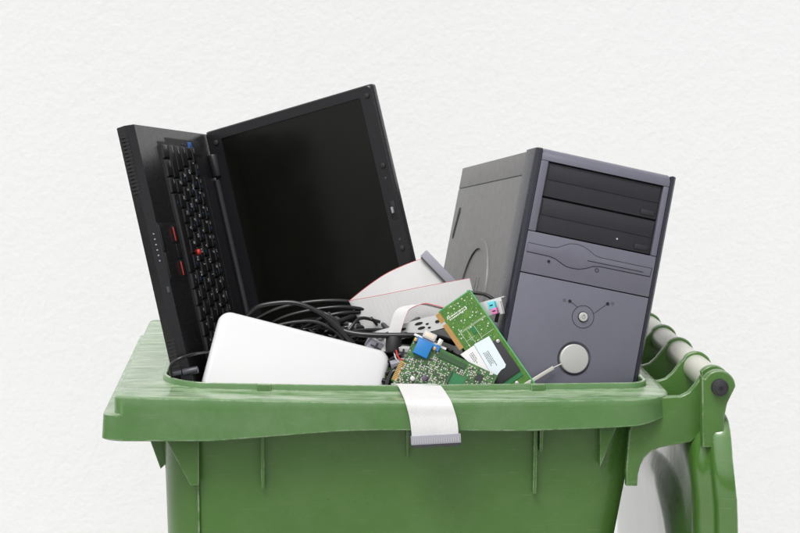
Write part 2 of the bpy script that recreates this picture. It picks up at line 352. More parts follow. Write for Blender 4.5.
add_loft(bm, [lift(bodyo(z), z) for z in zs] + [lift(bodyo(0.05, 0.01), 0.05)], cap0=False)
add_loft(bm, [lift(bodyo(z, 0.004), z) for z in zs[:-1]] + [lift(bodyo(0.09, 0.004), 0.09)], cap0=False)
body = obj('bin_body', bm, 'bin', B)
# near-wall ribs and gussets
def wy(z): return 0.034+0.045*(1.02-z)
def rib(px, y0, y1, wdt, proud):
    bm = bmesh.new(); a = at(px, y0, 0.03); b_ = at(px, y1, 0.03)
    z1, z0 = 1.03, b_.z
    pts = [(wy(z1)+0.006, z1), (wy(z1)-proud, z1), (wy(z0)-proud*0.75, z0+0.001), (wy(z0)+0.006, z0)]
    add_prism(bm, pts, a.x-wdt/2, a.x+wdt/2, bev=0.0006, fn=lambda u, v, w: (w, u, v))
    obj('stiffening_rib', bm, 'bin', B)
rib(262.5, 440, 489, 0.0042, 0.012); rib(535, 433, 494, 0.0042, 0.012); rib(540.5, 432, 451, 0.0040, 0.018); rib(407.5, 433, 458, 0.003, 0.008)
def gusset(pts, y0, y1):
    bm = bmesh.new(); ym = y0
    P = [at(px, py, ym) for px, py in pts]
    add_prism(bm, [(p.x, p.z) for p in P], y0, y1, bev=0.0008, fn=lambda u, v, w: (u, w, v))
    obj('corner_gusset', bm, 'bin', B)
gusset([(164, 436), (199, 436), (199, 485), (190.5, 485.5)], 0.0255, 0.0335)
gusset([(147, 432), (170, 432), (168, 462), (160.5, 469)], 0.10, 0.105)
bm = bmesh.new()
P = [at(601, 428, 0.012), at(613, 428, 0.012), at(602, 464, 0.034)]
add_prism(bm, [(P[0].x, P[0].z), (P[1].x+0.006, P[1].z), (P[0].x+0.001, P[2].z)], 0.020, 0.05, bev=0.0006, fn=lambda u, v, w: (u, w, v))
obj('corner_gusset', bm, 'bin', B)
bm = bmesh.new(); a = at(198, 485, 0.033)
add_prism(bm, [(wy(0.985)-0.0016, 0.985), (wy(0.985)+0.01, 0.985), (wy(0.5)+0.01, 0.5), (wy(0.5)-0.0016, 0.5)], a.x-0.001, a.x+0.001, fn=lambda u, v, w: (w, u, v))
obj('corner_seam', bm, 'bin', B)
# handle arms at the hinge end
BX, BZ = 0.3891, 1.0628
def arm_poly(full):
    if full: px = [(630, 432), (645, 399), (668, 398), (682, 397.5), (690, 393.5), (697, 385.5), (703, 376.5)]
    else: px = [(640, 402), (660, 398), (676, 397), (683, 395), (690, 389), (697, 380), (703, 373.5)]
    top = [at(x, y, 0.015) for x, y in px]; top = [(p.x, p.z) for p in top]
    arc = circle_pts(BX, BZ, 0.0195, 14, math.radians(140), math.radians(-70))
    if full: low = [(704, 424), (702, 434), (692, 443), (672, 446.5), (661, 448.5), (652, 452.5), (645, 459), (641, 467), (639, 475), (638, 487), (627, 487), (627, 470)]
    else: low = [(700, 425), (690, 436), (660, 440), (640, 440)]
    low = [at(x, y, 0.015) for x, y in low]
    return top + arc + [(p.x, p.z) for p in low]
for i, y in enumerate((0.012, 0.118, 0.224, 0.330, 0.436, 0.545)):
    bm = bmesh.new(); add_prism(bm, arm_poly(i == 0), (0.020 if i == 0 else y), (0.032 if i == 0 else y+0.009), bev=0.0018, seg=3, fn=lambda u, v, w: (u, w, v))
    obj('hinge_arm', bm, 'bin', B)
ys = [0.028, 0.118, 0.127, 0.224, 0.233, 0.330, 0.339, 0.436, 0.445, 0.545]
for y0, y1 in zip(ys[::2], ys[1::2]):
    bm = bmesh.new(); add_cyl(bm, (BX, y0-0.001, BZ), (BX, y1+0.001, BZ), 0.0158, n=40); obj('handle_grip', bm, 'grip', B)
bm = bmesh.new()
add_cyl(bm, (BX, -0.017, BZ), (BX, 0.002, BZ), 0.0098, n=32, rnd=0.0015); add_cyl(bm, (BX, -0.0185, BZ), (BX, -0.0165, BZ), 0.0072, n=28, rnd=0.0008)
bolt = obj('hinge_bolt', bm, 'steel_dark', B)
bm = bmesh.new(); add_cyl(bm, (BX, -0.0189, BZ), (BX, -0.0180, BZ), 0.0026, n=6); obj('bolt_socket', bm, 'hole', bolt)
# hanging lid
bm = bmesh.new()
ear = [(703.5, 448), (703, 430), (702.5, 378)]; E_ = [at(x, y, -0.012) for x, y in ear]
pts = [(e.x, e.z) for e in E_] + circle_pts(BX, BZ, 0.0192, 16, math.radians(150), math.radians(-10))
pts += [(p.x, p.z) for p in [at(x, y, -0.012) for x, y in [(728, 404), (725.5, 416), (725.0, 430), (725, 448)]]]
LID = thing('lid', '', ''); del LID['label']; del LID['category']; LID.parent = B
add_prism(bm, pts, -0.009, 0.006, bev=0.002, seg=3, fn=lambda u, v, w: (u, w, v)); obj('lid_ear', bm, 'bin', LID)
bm = bmesh.new()
def lidloop(x, y0, zt, rn, rf=0.10):
    # outline in (y, z); the lid swings out a little as it drops and its top shoulder rolls back
    o = rrect(y0, 0.586-y0, 0.40+(y0+0.014), zt, (rn, rf, rf, rn), NC, NS)
    out = []
    for y, z in o:
        t = 1.026-z; k = max(0, min(1, (z-0.955)/0.06))**1.3; y -= 0.014 if y < 0.3 else 0
        out.append((x+0.135*min(t, 0.10)+0.035*max(0, t-0.10)+0.006*k, y+(0.020*k if y < 0.3 else -0.020*k), z))
    return out
add_loft(bm, [lidloop(0.394, -0.008, 1.020, .02), lidloop(0.396, -0.014, 1.026, .022), lidloop(0.392, -0.0143, 1.026, .022), lidloop(0.378, -0.013, 1.025, .022), lidloop(0.3745, -0.010, 1.022, .02), lidloop(0.3725, -0.002, 1.014, .02), lidloop(0.3712, 0.003, 1.010, .02),
  lidloop(0.364, 0.008, 1.004, .02), lidloop(0.357, 0.014, 0.996, .03), lidloop(0.3535, 0.024, 0.986, .04), lidloop(0.3525, 0.036, 0.975, .05),
  lidloop(0.3520, 0.052, 0.940, .09), lidloop(0.3490, 0.060, 0.932, .10), lidloop(0.3430, 0.078, 0.914, .12), lidloop(0.3405, 0.094, 0.900, .12), lidloop(0.3398, 0.112, 0.886, .11), lidloop(0.3395, 0.16, 0.84, .08)], cap0=True)
obj('lid_panel', bm, 'lid', LID, angle=50)
def lidx(y, z): return 0.3530 + 0.135*min(1.026-z, 0.10)
def lidmark(pts):
    bm = bmesh.new(); add_tube(bm, [(lidx(y, z)-0.003, y, z) for y, z in pts], 0.0013, 8)
    obj('moulded_mark', bm, 'rubber', LID)
lidmark([(0.205, 0.975), (0.205, 0.955), (0.213, 0.946), (0.226, 0.943), (0.238, 0.948), (0.245, 0.958), (0.245, 0.975)])
lidmark([(0.285, 0.968), (0.289, 0.955), (0.300, 0.948)])

# ------------------------------------------------------------------ laptop
def from_cols(t, X, Y, Z): return Matrix(((X[0], Y[0], Z[0], t[0]), (X[1], Y[1], Z[1], t[1]), (X[2], Y[2], Z[2], t[2]), (0, 0, 0, 1)))
LM = from_cols((-0.22128, 0.37195, 1.33743), (-0.2163, 0.1749, 0.9605), (-0.3050, -0.9467, 0.1037), (0.9275, -0.2705, 0.2581))
LP = thing('laptop', 'open black laptop standing on its side in the bin showing a dark screen', 'laptop', Mx=LM)
TH = math.radians(81.06)
W_, D_, T_ = 0.356, 0.249, 0.024
bm = bmesh.new()
# deck: profile with sloped front edge, extruded along x
prof = [(-0.016, -T_), (0.236, -T_), (0.2465, -T_+0.003), (0.2505, -0.0095), (0.2415, 0.0), (-0.016, 0.0)]
add_prism(bm, prof, -W_, 0.0, bev=0.0014, seg=2, fn=lambda u, v, w: (w, u, v))
obj('base_shell', bm, 'lap', LP)
bm = bmesh.new()   # keyboard well
add_box(bm, (-0.338, 0.058, -0.001), (-0.018, 0.1775, 0.0006), 0.0004)
kb = obj('keyboard', bm, 'rubber', LP)
glyphs = {}
def glyph(ch):
    if ch not in glyphs:
        cu = bpy.data.curves.new('glyph', 'FONT'); cu.body = ch; cu.size = 0.0077; cu.resolution_u = 2; cu.offset = 0.0; cu.align_x = 'LEFT'
        t = bpy.data.objects.new('glyph', cu); COL.objects.link(t); dg = bpy.context.evaluated_depsgraph_get()
        me = t.evaluated_get(dg).to_mesh()
        glyphs[ch] = ([tuple(v.co) for v in me.vertices], [tuple(p.vertices) for p in me.polygons])
        t.evaluated_get(dg).to_mesh_clear(); bpy.data.objects.remove(t); bpy.data.curves.remove(cu)
    return glyphs[ch]
def key(s0, s1, b0, b1, ch, blue=None):
    bm = bmesh.new(); g_ = 0.0007; zt = 0.0042
    lo = [(-s0-g_, b0+g_), (-s1+g_, b0+g_), (-s1+g_, b1-g_), (-s0-g_, b1-g_)]
    i = 0.0016
    def lp(d, z, k=0): return [(-s0-g_-d, b0+g_+d*0.7, z), (-s1+g_+d, b0+g_+d*0.7, z), (-s1+g_+d, b1-g_-d, z), (-s0-g_-d, b1-g_-d, z)]
    add_loft(bm, [lp(0, 0.0006), lp(0.0003, 0.0028), lp(0.0013, 0.0040), lp(0.0019, zt)])
    for txt, mi, dx, dy in ((ch, 1, 0.0030, 0.0085), (blue, 2, 0.0098, 0.0142)):
        if not txt: continue
        vs, ps = glyph(txt); sc = 1.0 if len(txt) == 1 else 0.55
        V = [bm.verts.new((-(s0+dx+x*sc), min(b0+dy, b1-0.004)-y*sc, zt+0.0003)) for x, y, z in vs]
        for p in ps:
            try: bm.faces.new([V[q] for q in p]).material_index = mi
            except ValueError: pass
    o = obj('key', bm, ['key', 'legend', 'legend_blue'], kb)
x0 = 0.0215; U = 0.01905*1.02
rows = [
 (0.0615, 0.0115, [('Esc', 1.15), ('F1', .95), ('F2', .95), ('F3', .95), ('F4', .95), ('F5', .95), ('F6', .95), ('F7', .95), ('F8', .95), ('F9', .95), ('F10', .95), ('F11', .95), ('F12', .95), ('Ins', .95), ('Del', 1.0)]),
 (0.0740, 0.0190, [('`', .9)] + [(c, 1) for c in '1234567890-='] + [('Back', 2.05)]),
 (0.0945, 0.0190, [('Tab', 1.45)] + [(c, 1) for c in 'QWERTYUIOP[]'] + [('\\', 1.5)]),
 (0.1150, 0.0190, [('Caps', 1.75)] + [(c, 1) for c in "ASDFGHJKL;'"] + [('Enter', 2.2)]),
 (0.1355, 0.0190, [('Shift', 2.25)] + [(c, 1) for c in 'ZXCVBNM,./'] + [('Shift', 2.7)]),
 (0.1560, 0.0190, [('Fn', 1.0), ('Ctrl', 1.2), ('Alt', 1.05), ('', 5.2), ('Alt', 1.05), ('Ctrl', 1.1), ('<', 1), ('v', 1), ('>', 1)]),
]
random.seed(3)
for b0, dp, ks in rows:
    s = x0
    for ch, wd in ks:
        key(s, s+wd*U, b0, b0+dp, ch, random.choice([None]*6+['+', 'o']) if dp > 0.015 else random.choice([None, 'z', 'x']))
        s += wd*U
bm = bmesh.new(); add_cyl(bm, (-0.1605, 0.1330, 0.0), (-0.1605, 0.1330, 0.0068), 0.0036, 0.0036, n=16, rnd=0.0012); obj('pointing_stick', bm, 'red', LP)
bm = bmesh.new(); add_box(bm, (-0.194, 0.1825, -0.0003), (-0.122, 0.2415, 0.0006), 0.0004); obj('pointing_panel', bm, 'lap_edge', LP)
bm = bmesh.new(); add_box(bm, (-0.191, 0.2010, 0.0), (-0.125, 0.2280, 0.0012), 0.0004); obj('touchpad', bm, 'lap', LP)
for s0, s1 in ((0.126, 0.147), (0.149, 0.167), (0.169, 0.190)):
    bm = bmesh.new(); add_box(bm, (-s1, 0.1845, 0.0), (-s0, 0.1985, 0.0024), 0.0008)
    bt = obj('click_button', bm, 'key', LP)
    if s0 != 0.149:
        bm = bmesh.new(); add_box(bm, (-s1+0.002, 0.1960, 0.0022), (-s0-0.002, 0.1980, 0.0030), 0.0003); obj('red_stripe', bm, 'red', bt)
for s0, s1 in ((0.125, 0.157), (0.159, 0.191)):
    bm = bmesh.new(); add_box(bm, (-s1, 0.2305, 0.0), (-s0, 0.2400, 0.0020), 0.0007); obj('click_button', bm, 'key', LP)
bm = bmesh.new(); add_box(bm, (-0.0315, 0.028, -0.0003), (-0.012, 0.150, 0.0005), 0.0003); obj('button_strip', bm, 'rubber', LP)
bm = bmesh.new(); add_box(bm, (-0.0265, 0.062, 0.0), (-0.0150, 0.074, 0.0022), 0.0018, 3); obj('blue_button', bm, 'blue_btn', LP)
for b0 in (0.082, 0.092):
    bm = bmesh.new(); add_box(bm, (-0.0235, b0, 0.0), (-0.018, b0+0.006, 0.0018), 0.0008); obj('volume_button', bm, 'lap_edge', LP)
# status marks and vents on the front edge
bm = bmesh.new()
for k in range(6): add_box(bm, (-0.134-k*0.0066-0.0016, 0.2462, -0.0052), (-0.134-k*0.0066, 0.2476, -0.0036), 0.0)
obj('status_marks', bm, 'conn', LP)
for s0, n_ in ((0.012, 16), (0.262, 9)):
    for k in range(n_):
        bm = bmesh.new(); s = s0+k*0.0046; add_box(bm, (-s-0.0026, 0.2475, -T_+0.006), (-s, 0.2503, -0.0075), 0.0); obj('vent_slot', bm, 'hole', LP)
bm = bmesh.new(); add_cyl(bm, (-0.2, 0.2435, -0.0035), (-0.207, 0.2435, -0.0035), 0.0024, n=12); obj('lid_catch', bm, 'conn_dk', LP)
# hinge
for s0, s1 in ((0.030, 0.060), (0.298, 0.328)):
    bm = bmesh.new(); add_cyl(bm, (-s1, 0.0015, 0.0055), (-s0, 0.0015, 0.0055), 0.0068, n=24, rnd=0.0015); obj('hinge', bm, 'lap_edge', LP)
bm = bmesh.new(); add_cyl(bm, (-0.294, -0.001, 0.002), (-0.064, -0.001, 0.002), 0.0065, n=20); obj('hinge_cover', bm, 'lap', LP)
bm = bmesh.new(); add_box(bm, (-0.296, 0.010, -0.0005), (-0.060, 0.042, 0.0010), 0.0006); obj('speaker_strip', bm, 'lap_edge', LP)
# lid: frame x, u (up the lid), m (screen normal)
LF = Matrix(((1, 0, 0, 0), (0, math.cos(TH), math.sin(TH), 0), (0, math.sin(TH), -math.cos(TH), 0), (0, 0, 0, 1)))
LF = LF @ Matrix.Translation((0, 0, 0.0))
bm = bmesh.new(); add_box(bm, (-W_, 0.0008, -0.0150), (0.002, 0.2505, -0.0012), 0.004, 3); bm.transform(LF); obj('screen_shell', bm, 'lap', LP)
def bezel():
    bm = bmesh.new(); o = rrect(-W_+0.0015, 0.0005, 0.0022, 0.2490, 0.006, 5, 4); i = rrect(-W_+0.0145, -0.0125, 0.0235, 0.2315, 0.0015, 5, 4)
    o2 = rrect(-W_+0.0025, -0.0005, 0.0032, 0.2480, 0.006, 5, 4)
    add_loft(bm, [[(x, y, -0.0012) for x, y in o], [(x, y, 0.0004) for x, y in o], [(x, y, 0.0014) for x, y in o2], [(x, y, 0.0014) for x, y in i], [(x, y, -0.0006) for x, y in i]], cap0=False, cap1=False)
    bm.transform(LF); obj('screen_bezel', bm, 'bezel', LP)
bezel()
bm = bmesh.new(); add_box(bm, (-W_+0.013, 0.022, -0.0014), (-0.011, 0.233, -0.0002)); bm.transform(LF); obj('screen', bm, 'screen', LP)
for s, u in ((0.0125, 0.2415), (0.104, 0.2415), (0.212, 0.2415), (0.016, 0.0155)):
    bm = bmesh.new(); add_cyl(bm, (-s, u, 0.0010), (-s, u, 0.0034), 0.0034, n=18, rnd=0.001); bm.transform(LF); obj('bumper', bm, 'rubber', LP)
bm = bmesh.new(); add_box(bm, (-0.174, 0.2375, 0.0008), (-0.150, 0.2450, 0.0019), 0.0008); bm.transform(LF); lt_ = obj('lid_latch', bm, 'lap', LP)
bm = bmesh.new(); add_box(bm, (-0.166, 0.2400, 0.0015), (-0.158, 0.2425, 0.0058), 0.0006); bm.transform(LF); obj('latch_hook', bm, 'conn', lt_)
for s in (0.120, 0.2):
    bm = bmesh.new(); add_cyl(bm, (-s, 0.2412, 0.0010), (-s, 0.2412, 0.0022), 0.0014, n=12); bm.transform(LF); obj('screw', bm, 'conn_dk', LP)

# ------------------------------------------------------------------ desktop computer
PM = from_cols((0.1900, 0.1181, 1.3351), (0.9699, 0.1102, -0.2170), (-0.1412, 0.9810, -0.1328), (0.1982, 0.1594, 0.9671))
PC = thing('desktop_computer', 'silver grey desktop computer tower leaning to the right in the bin', 'computer', Mx=PM)
PW, PH, PD = 0.1815, 0.325, 0.399
bm = bmesh.new(); add_box(bm, (0.0025, 0.046, -PH+0.002), (PW-0.0025, PD, -0.0012), 0.0025, 2); obj('steel_chassis', bm, 'side', PC)
bm = bmesh.new(); add_box(bm, (0.0012, 0.049, -PH+0.004), (0.004, PD-0.004, -0.0328), 0.0010, 2); sidep = obj('side_panel', bm, 'side', PC)
bm = bmesh.new(); add_box(bm, (0.0012, 0.049, -0.0314), (0.004, PD-0.004, -0.0022), 0.0010, 2); obj('top_cover', bm, 'side', PC)
bm = bmesh.new()
def add_arch(bm, r0, r1, x0, x1, cy=0.200, cz=-0.186):
    n = 56
    P = [[(x0, cy+r0*math.cos(a)*0.98, cz+r0*math.sin(a)), (x1, cy+(r0+0.001)*math.cos(a)*0.98, cz+(r0+.001)*math.sin(a)), (x1, cy+(r1-0.001)*math.cos(a)*0.98, cz+(r1-.001)*math.sin(a)), (x0, cy+r1*math.cos(a)*0.98, cz+r1*math.sin(a))] for a in [2*PI*k/n for k in range(n)]]
    add_loft(bm, [[p[j] for p in P] for j in range(4)], cap0=False, cap1=False)
add_arch(bm, 0.0640, 0.0780, 0.0016, -0.0010)
obj('embossed_ring', bm, 'side', sidep)
for d in (0.174, 0.190):
    bm = bmesh.new(); add_box(bm, (0.0004, d-0.0022, -0.180), (0.0014, d+0.0022, -0.160), 0.0004); obj('embossed_bar', bm, 'side', sidep)
bm = bmesh.new()
sl = [(0.356, -0.066), (0.360, -0.060), (0.366, -0.061), (0.368, -0.068), (0.377, -0.098), (0.374, -0.104), (0.369, -0.102), (0.367, -0.094)]
add_prism(bm, sl, 0.0014, 0.0006, fn=lambda u, v, w: (w, u, v)); obj('finger_slot', bm, 'hole', sidep)
# bezel: navy shell with silver face
bm = bmesh.new()
pl = [(0.0, 0.048), (0.0, 0.008), (0.0012, 0.003), (0.004, 0.0004), (0.0078, 0.0004), (0.0078, 0.012), (PW-0.0078, 0.012), (PW-0.0078, 0.0004), (PW-0.004, 0.0004), (PW-0.0012, 0.003), (PW, 0.008), (PW, 0.048)]
add_prism(bm, pl, -PH, 0.0, bev=0.0016, seg=3); obj('bezel_shell', bm, 'navy', PC, angle=40)
bx0, bx1 = 0.0084, PW-0.0084
bm = bmesh.new()
tp = [(-0.0005, 0.030), (0.0010, 0.024), (0.0010, 0.012), (-0.0012, 0.0055), (-0.005, 0.0015), (-0.0095, 0.0), (-0.0138, 0.0), (-0.0138, 0.010), (-0.0110, 0.030)]
add_prism(bm, tp, bx0, bx1, bev=0.0004, fn=lambda u, v, w: (w, v, u)); obj('front_top_bar', bm, 'silver', PC)
for a, b_ in ((bx0, 0.0176), (0.1662, bx1)):
    bm = bmesh.new(); add_box(bm, (a, 0.0, -0.1005), (b_, 0.012, -0.0142), 0.0008); obj('front_rail', bm, 'silver', PC)
bm = bmesh.new(); add_box(bm, (0.0166, 0.0105, -0.1020), (0.1672, 0.0122, -0.0128)); obj('bay_recess', bm, 'hole', PC)
def drive(h0, h1, led):
    bm = bmesh.new(); add_box(bm, (0.0182, 0.0042, h0), (0.1656, 0.012, h1), 0.0008); d = obj('optical_drive', bm, 'drive', PC)
    bm = bmesh.new(); hm = h1-(h1-h0)*0.50
    add_box(bm, (0.0205, 0.0030, hm), (0.1640, 0.008, h1-0.0022), 0.0009); obj('disc_tray', bm, 'drive', d)
    bm = bmesh.new(); add_box(bm, (0.1440, 0.0026, h0+0.0035), (0.1610, 0.008, h0+0.0095), 0.0007); obj('eject_button', bm, 'drive', d)
    bm = bmesh.new(); add_cyl(bm, (led, 0.0036, h0+0.0105), (led, 0.006, h0+0.0105), 0.0011, n=12); obj('drive_light', bm, 'button_silver', d) if led else bm.free()
drive(-0.0562, -0.0152, 0); drive(-0.0995, -0.0585, 0.121)
# lower silver face with seams: upper strip (floppy), lower panel
bm = bmesh.new(); add_box(bm, (bx0, 0.0, -0.1512), (bx1, 0.012, -0.1012), 0.0008); fs = obj('floppy_panel', bm, 'silver', PC)
bm = bmesh.new(); add_box(bm, (bx0, 0.0, -PH+0.001), (bx1, 0.012, -0.1524), 0.0008); fp = obj('front_panel', bm, 'silver', PC)
# floppy opening: engraved outline, as a thin dark line around a raised lozenge
top = [(0.0112, -0.1160), (0.040, -0.1160), (0.048, -0.1150), (0.056, -0.1105), (0.063, -0.1072), (0.0715, -0.1060), (0.080, -0.1072), (0.088, -0.1105), (0.096, -0.1150), (0.104, -0.1163), (0.1700, -0.1165)]
bot = [(0.1690, -0.1262), (0.104, -0.1264), (0.096, -0.1280), (0.088, -0.1318), (0.080, -0.1345), (0.0715, -0.1352), (0.063, -0.1345), (0.056, -0.1318), (0.048, -0.1280), (0.040, -0.1266), (0.0112, -0.1262)]
bm = bmesh.new(); poly = top+bot; n_ = len(poly); cx, cy = 0.08, -0.1208
def grow(p, d): return (p[0]+(d if p[0] > cx else -d)*(1 if abs(p[0]-cx) > 0.08 else 0.15), p[1]+(d if p[1] > cy else -d))
add_prism(bm, [grow(p, 0.0007) for p in poly], -0.0003, 0.004, fn=lambda u, v, w: (u, w, v)); fl = obj('floppy_slot_outline', bm, 'hole', fs)
bm = bmesh.new(); add_prism(bm, poly, -0.0009, 0.004, bev=0.0004, fn=lambda u, v, w: (u, w, v)); obj('floppy_drive_face', bm, 'silver', PC)
bm = bmesh.new(); add_box(bm, (0.088, -0.0011, -0.1232), (0.160, 0.002, -0.1222)); obj('floppy_slot', bm, 'navy', PC)
def front_disc(name, w, h, r, d0, d1, m, par, bev=0.0, n=40):
    bm = bmesh.new(); add_prism(bm, circle_pts(w, h, r, n), d0, d1, bev=bev, seg=3, fn=lambda u, v, w_: (u, w_, v)); return obj(name, bm, m, par)
def front_ring(name, w, h, r0, r1, d, m, par):
    bm = bmesh.new(); n = 64
    loops = [[(w+r*math.cos(2*PI*k/n), dd, h+r*math.sin(2*PI*k/n)) for k in range(n)] for r, dd in ((r0, 0.001), (r0, d), (r1, d), (r1, 0.001))]
    add_loft(bm, loops, cap0=False, cap1=False); return obj(name, bm, m, par)
front_disc('indicator_light', 0.0405, -0.1330, 0.0018, -0.0008, 0.002, 'hole', fs)
front_ring('indicator_ring', 0.1020, -0.1318, 0.0018, 0.0024, -0.0005, 'hole', fs)
PWX, PWH = 0.0957, -0.1905
front_ring('power_ring', PWX, PWH, 0.0133, 0.0139, -0.0003, 'hole', fp)
front_ring('power_surround', PWX, PWH, 0.0056, 0.0066, -0.0004, 'hole', fp)
pb = front_disc('power_button', PWX, PWH, 0.0056, -0.0026, 0.002, 'button_silver', fp, 0.0009)
front_ring('power_symbol', PWX, PWH, 0.0017, 0.0022, -0.0028, 'side', pb)
bm = bmesh.new(); add_box(bm, (PWX-0.0003, -0.0029, PWH+0.0008), (PWX+0.0003, -0.002, PWH+0.003)); obj('power_symbol', bm, 'side', pb)
for (w0, h0), (w1, h1), (w2, h2) in (((0.0757, -0.1750), (PWX-0.0090, PWH+0.0102), (0.0690, -0.1751)), ((0.1232, -0.1690), (PWX+0.0122, PWH+0.0062), (0.1292, -0.1677))):
    front_disc('socket_hole', w0, h0, 0.0020, -0.0006, 0.002, 'hole', fp, n=20); front_ring('socket_icon', w2, h2, 0.0013, 0.0017, -0.0003, 'navy', fp)
    bm = bmesh.new(); add_tube(bm, [(w0, 0.0, h0), (w1, 0.0, h1)], 0.00035, 6, smooth=False); obj('engraved_line', bm, 'hole', fp)
def cut(o, cb):
    me = bpy.data.meshes.new('cutter'); bmesh.ops.recalc_face_normals(cb, faces=cb.faces); cb.to_mesh(me); cb.free(); c = bpy.data.objects.new('cutter', me); COL.objects.link(c); c.matrix_world = PM
    md = o.modifiers.new('b', 'BOOLEAN'); md.operation = 'DIFFERENCE'; md.solver = 'EXACT'; md.object = c
    bpy.context.view_layer.update(); dg = bpy.context.evaluated_depsgraph_get()
    nm = bpy.data.meshes.new_from_object(o.evaluated_get(dg)); o.modifiers.clear(); o.data = nm; bpy.data.objects.remove(c)
    nm.set_sharp_from_angle(angle=math.radians(35))
bm = bmesh.new(); n = 64
add_loft(bm, [[(0.0945+r*math.cos(2*PI*k/n), d, -0.2425+r*math.sin(2*PI*k/n)) for k in range(n)] for r, d in ((0.0222, -0.002), (0.0212, 0.0004), (0.0182, 0.0042), (0.0181, 0.009))])
cut(fp, bm)
bg = front_disc('round_badge', 0.0945, -0.2425, 0.0180, -0.0022, 0.0088, 'button_silver', fp, 0.0022, 56)

# ------------------------------------------------------------------ white rounded case
o_ = at(221, 308, 0.118); Xd = at(392.5, 351.5, 0.112)-o_; Yd = at(203, 380, 0.080)-o_
WM = frame(o_, Xd, Yd)   # x along the top, y down, z away from the camera
WC = thing('plastic_case', 'glossy white rounded plastic case standing tilted at the front of the bin', 'electronic case', Mx=WM)
ww = Xd.length; wh = 0.15
def case_loop(i, z): return [(x, y, z) for x, y in rrect(0+i, ww-i, 0+i, wh-i, max(0.003, 0.0155-i), 10, 4)]
bm = bmesh.new()
add_loft(bm, [case_loop(0.0075, 0.0), case_loop(0.0045, 0.0006), case_loop(0.0022, 0.0022), case_loop(0.0006, 0.0050), case_loop(0.0, 0.0085), case_loop(0.0, 0.0135)], cap1=False)
obj('front_shell', bm, 'white', WC, angle=60)
bm = bmesh.new(); add_loft(bm, [case_loop(0.0012, 0.0133), case_loop(0.0012, 0.0146)], cap0=True, cap1=True); obj('seam', bm, 'side', WC)
bm = bmesh.new(); add_loft(bm, [case_loop(0.0, 0.0146), case_loop(0.0, 0.024), case_loop(0.004, 0.028)], cap0=True, cap1=True); obj('rear_shell', bm, 'white_seam', WC)

# ------------------------------------------------------------------ circuit cards
A_, B_, C_ = at(435, 313.5, 0.088), at(470.5, 290, 0.092), at(533, 380, 0.068)
# local: x along the short top edge, y down the long edge, z toward the camera side
yv = (C_-B_).normalized(); xv = (A_-B_); xv = -(xv-yv*xv.dot(yv)).normalized(); A_ = B_-xv*(B_-A_).length; K1 = frame(A_, xv, yv)
if K1.to_3x3().col[2].y > 0: pass
Nn = K1.to_3x3().col[2]; FACE = -1 if Nn.y > 0 else 1
k1w = (B_-A_).length; k1h = 0.150
CARD = thing('expansion_card', 'green circuit card with black cover and paper label leaning on the silver computer', 'circuit card', 'green circuit cards among the cables', Mx=K1)
def z_(h): return FACE*h
def lp1(px, py, h=0.0008): 
    q = on(K1, px, py, z_(h)); return (q.x, q.y)
def zbox(bm, x0, x1, y0, y1, h0, h1, mi=0, bev=0, Mx=None): add_box(bm, (x0, y0, min(z_(h0), z_(h1))), (x1, y1, max(z_(h0), z_(h1))), bev, 2, mi, Mx)
bm = bmesh.new(); add_box(bm, (0.0042, 0, -0.0008), (k1w-0.0012, k1h, 0.0008)); obj('board', bm, 'pcb', CARD)
bm = bmesh.new(); add_box(bm, (k1w-0.0014, 0, -0.0009), (k1w, k1h, 0.0009)); add_box(bm, (0.006, -0.0009, -0.0009), (k1w, 0.0002, 0.0009)); obj('board_edge', bm, 'pcb_edge', CARD)
for y0, y1 in ((0.001, 0.0135), (0.0165, 0.052)):
    bm = bmesh.new(); n = int((y1-y0)/0.0011)
    add_box(bm, (-0.001, y0, -0.0007), (0.0045, y1, 0.0007), mi=1)
    for k in range(n): zbox(bm, -0.0006, 0.0052, y0+k*0.0011+0.0001, y0+k*0.0011+0.0009, 0.0007, 0.0010)
    obj('edge_contacts', bm, ['gold', 'gold'], CARD)
random.seed(11)
bm = bmesh.new()
cv0 = 0.066
for k in range(150):
    x = random.uniform(0.008, k1w-0.003); y = random.uniform(0.002, cv0-0.002); r = random.choice([0.0002, 0.0003, 0.0004, 0.0007])
    zbox(bm, x-r, x+r, y-r, y+r, 0.0007, 0.0011)
for row, (xa, xb, y) in enumerate(((0.008, 0.034, 0.012), (0.010, 0.034, 0.0148))):    # illegible silkscreen rows
    x = xa
    while x < xb:
        l = random.uniform(0.0006, 0.0018); zbox(bm, x, x+l, y, y+0.0017, 0.0008, 0.00095); x += l+random.uniform(0.0004, 0.0010)
def sline(x0, y0, x1, y1, t=0.00017): zbox(bm, min(x0, x1)-t, max(x0, x1)+t, min(y0, y1)-t, max(y0, y1)+t, 0.0008, 0.00094)
sline(0.012, 0.036, k1w-0.003, 0.036); sline(0.030, 0.054, k1w-0.004, 0.054); sline(0.030, 0.037, 0.030, 0.054); sline(0.012, 0.030, 0.012, 0.062); sline(0.012, 0.048, 0.024, 0.048); sline(0.020, 0.036, 0.020, 0.063)
for k in range(26): zbox(bm, 0.017+k*0.00115, 0.0175+k*0.00115, 0.0345, 0.0352, 0.0008, 0.0011)
sd = obj('solder_dots', bm, 'smd_wht', CARD); sd['kind'] = 'stuff'
bm = bmesh.new(); zbox(bm, 0.024, 0.0295, 0.038, 0.046, 0.0007, 0.0016); obj('chip', bm, 'pcb_flat', CARD)
bm = bmesh.new(); zbox(bm, 0.0065, k1w-0.0058, cv0, cv0+0.047, 0.0008, 0.0034, bev=0.0007); cvr = obj('cover_plate', bm, 'cover', CARD)
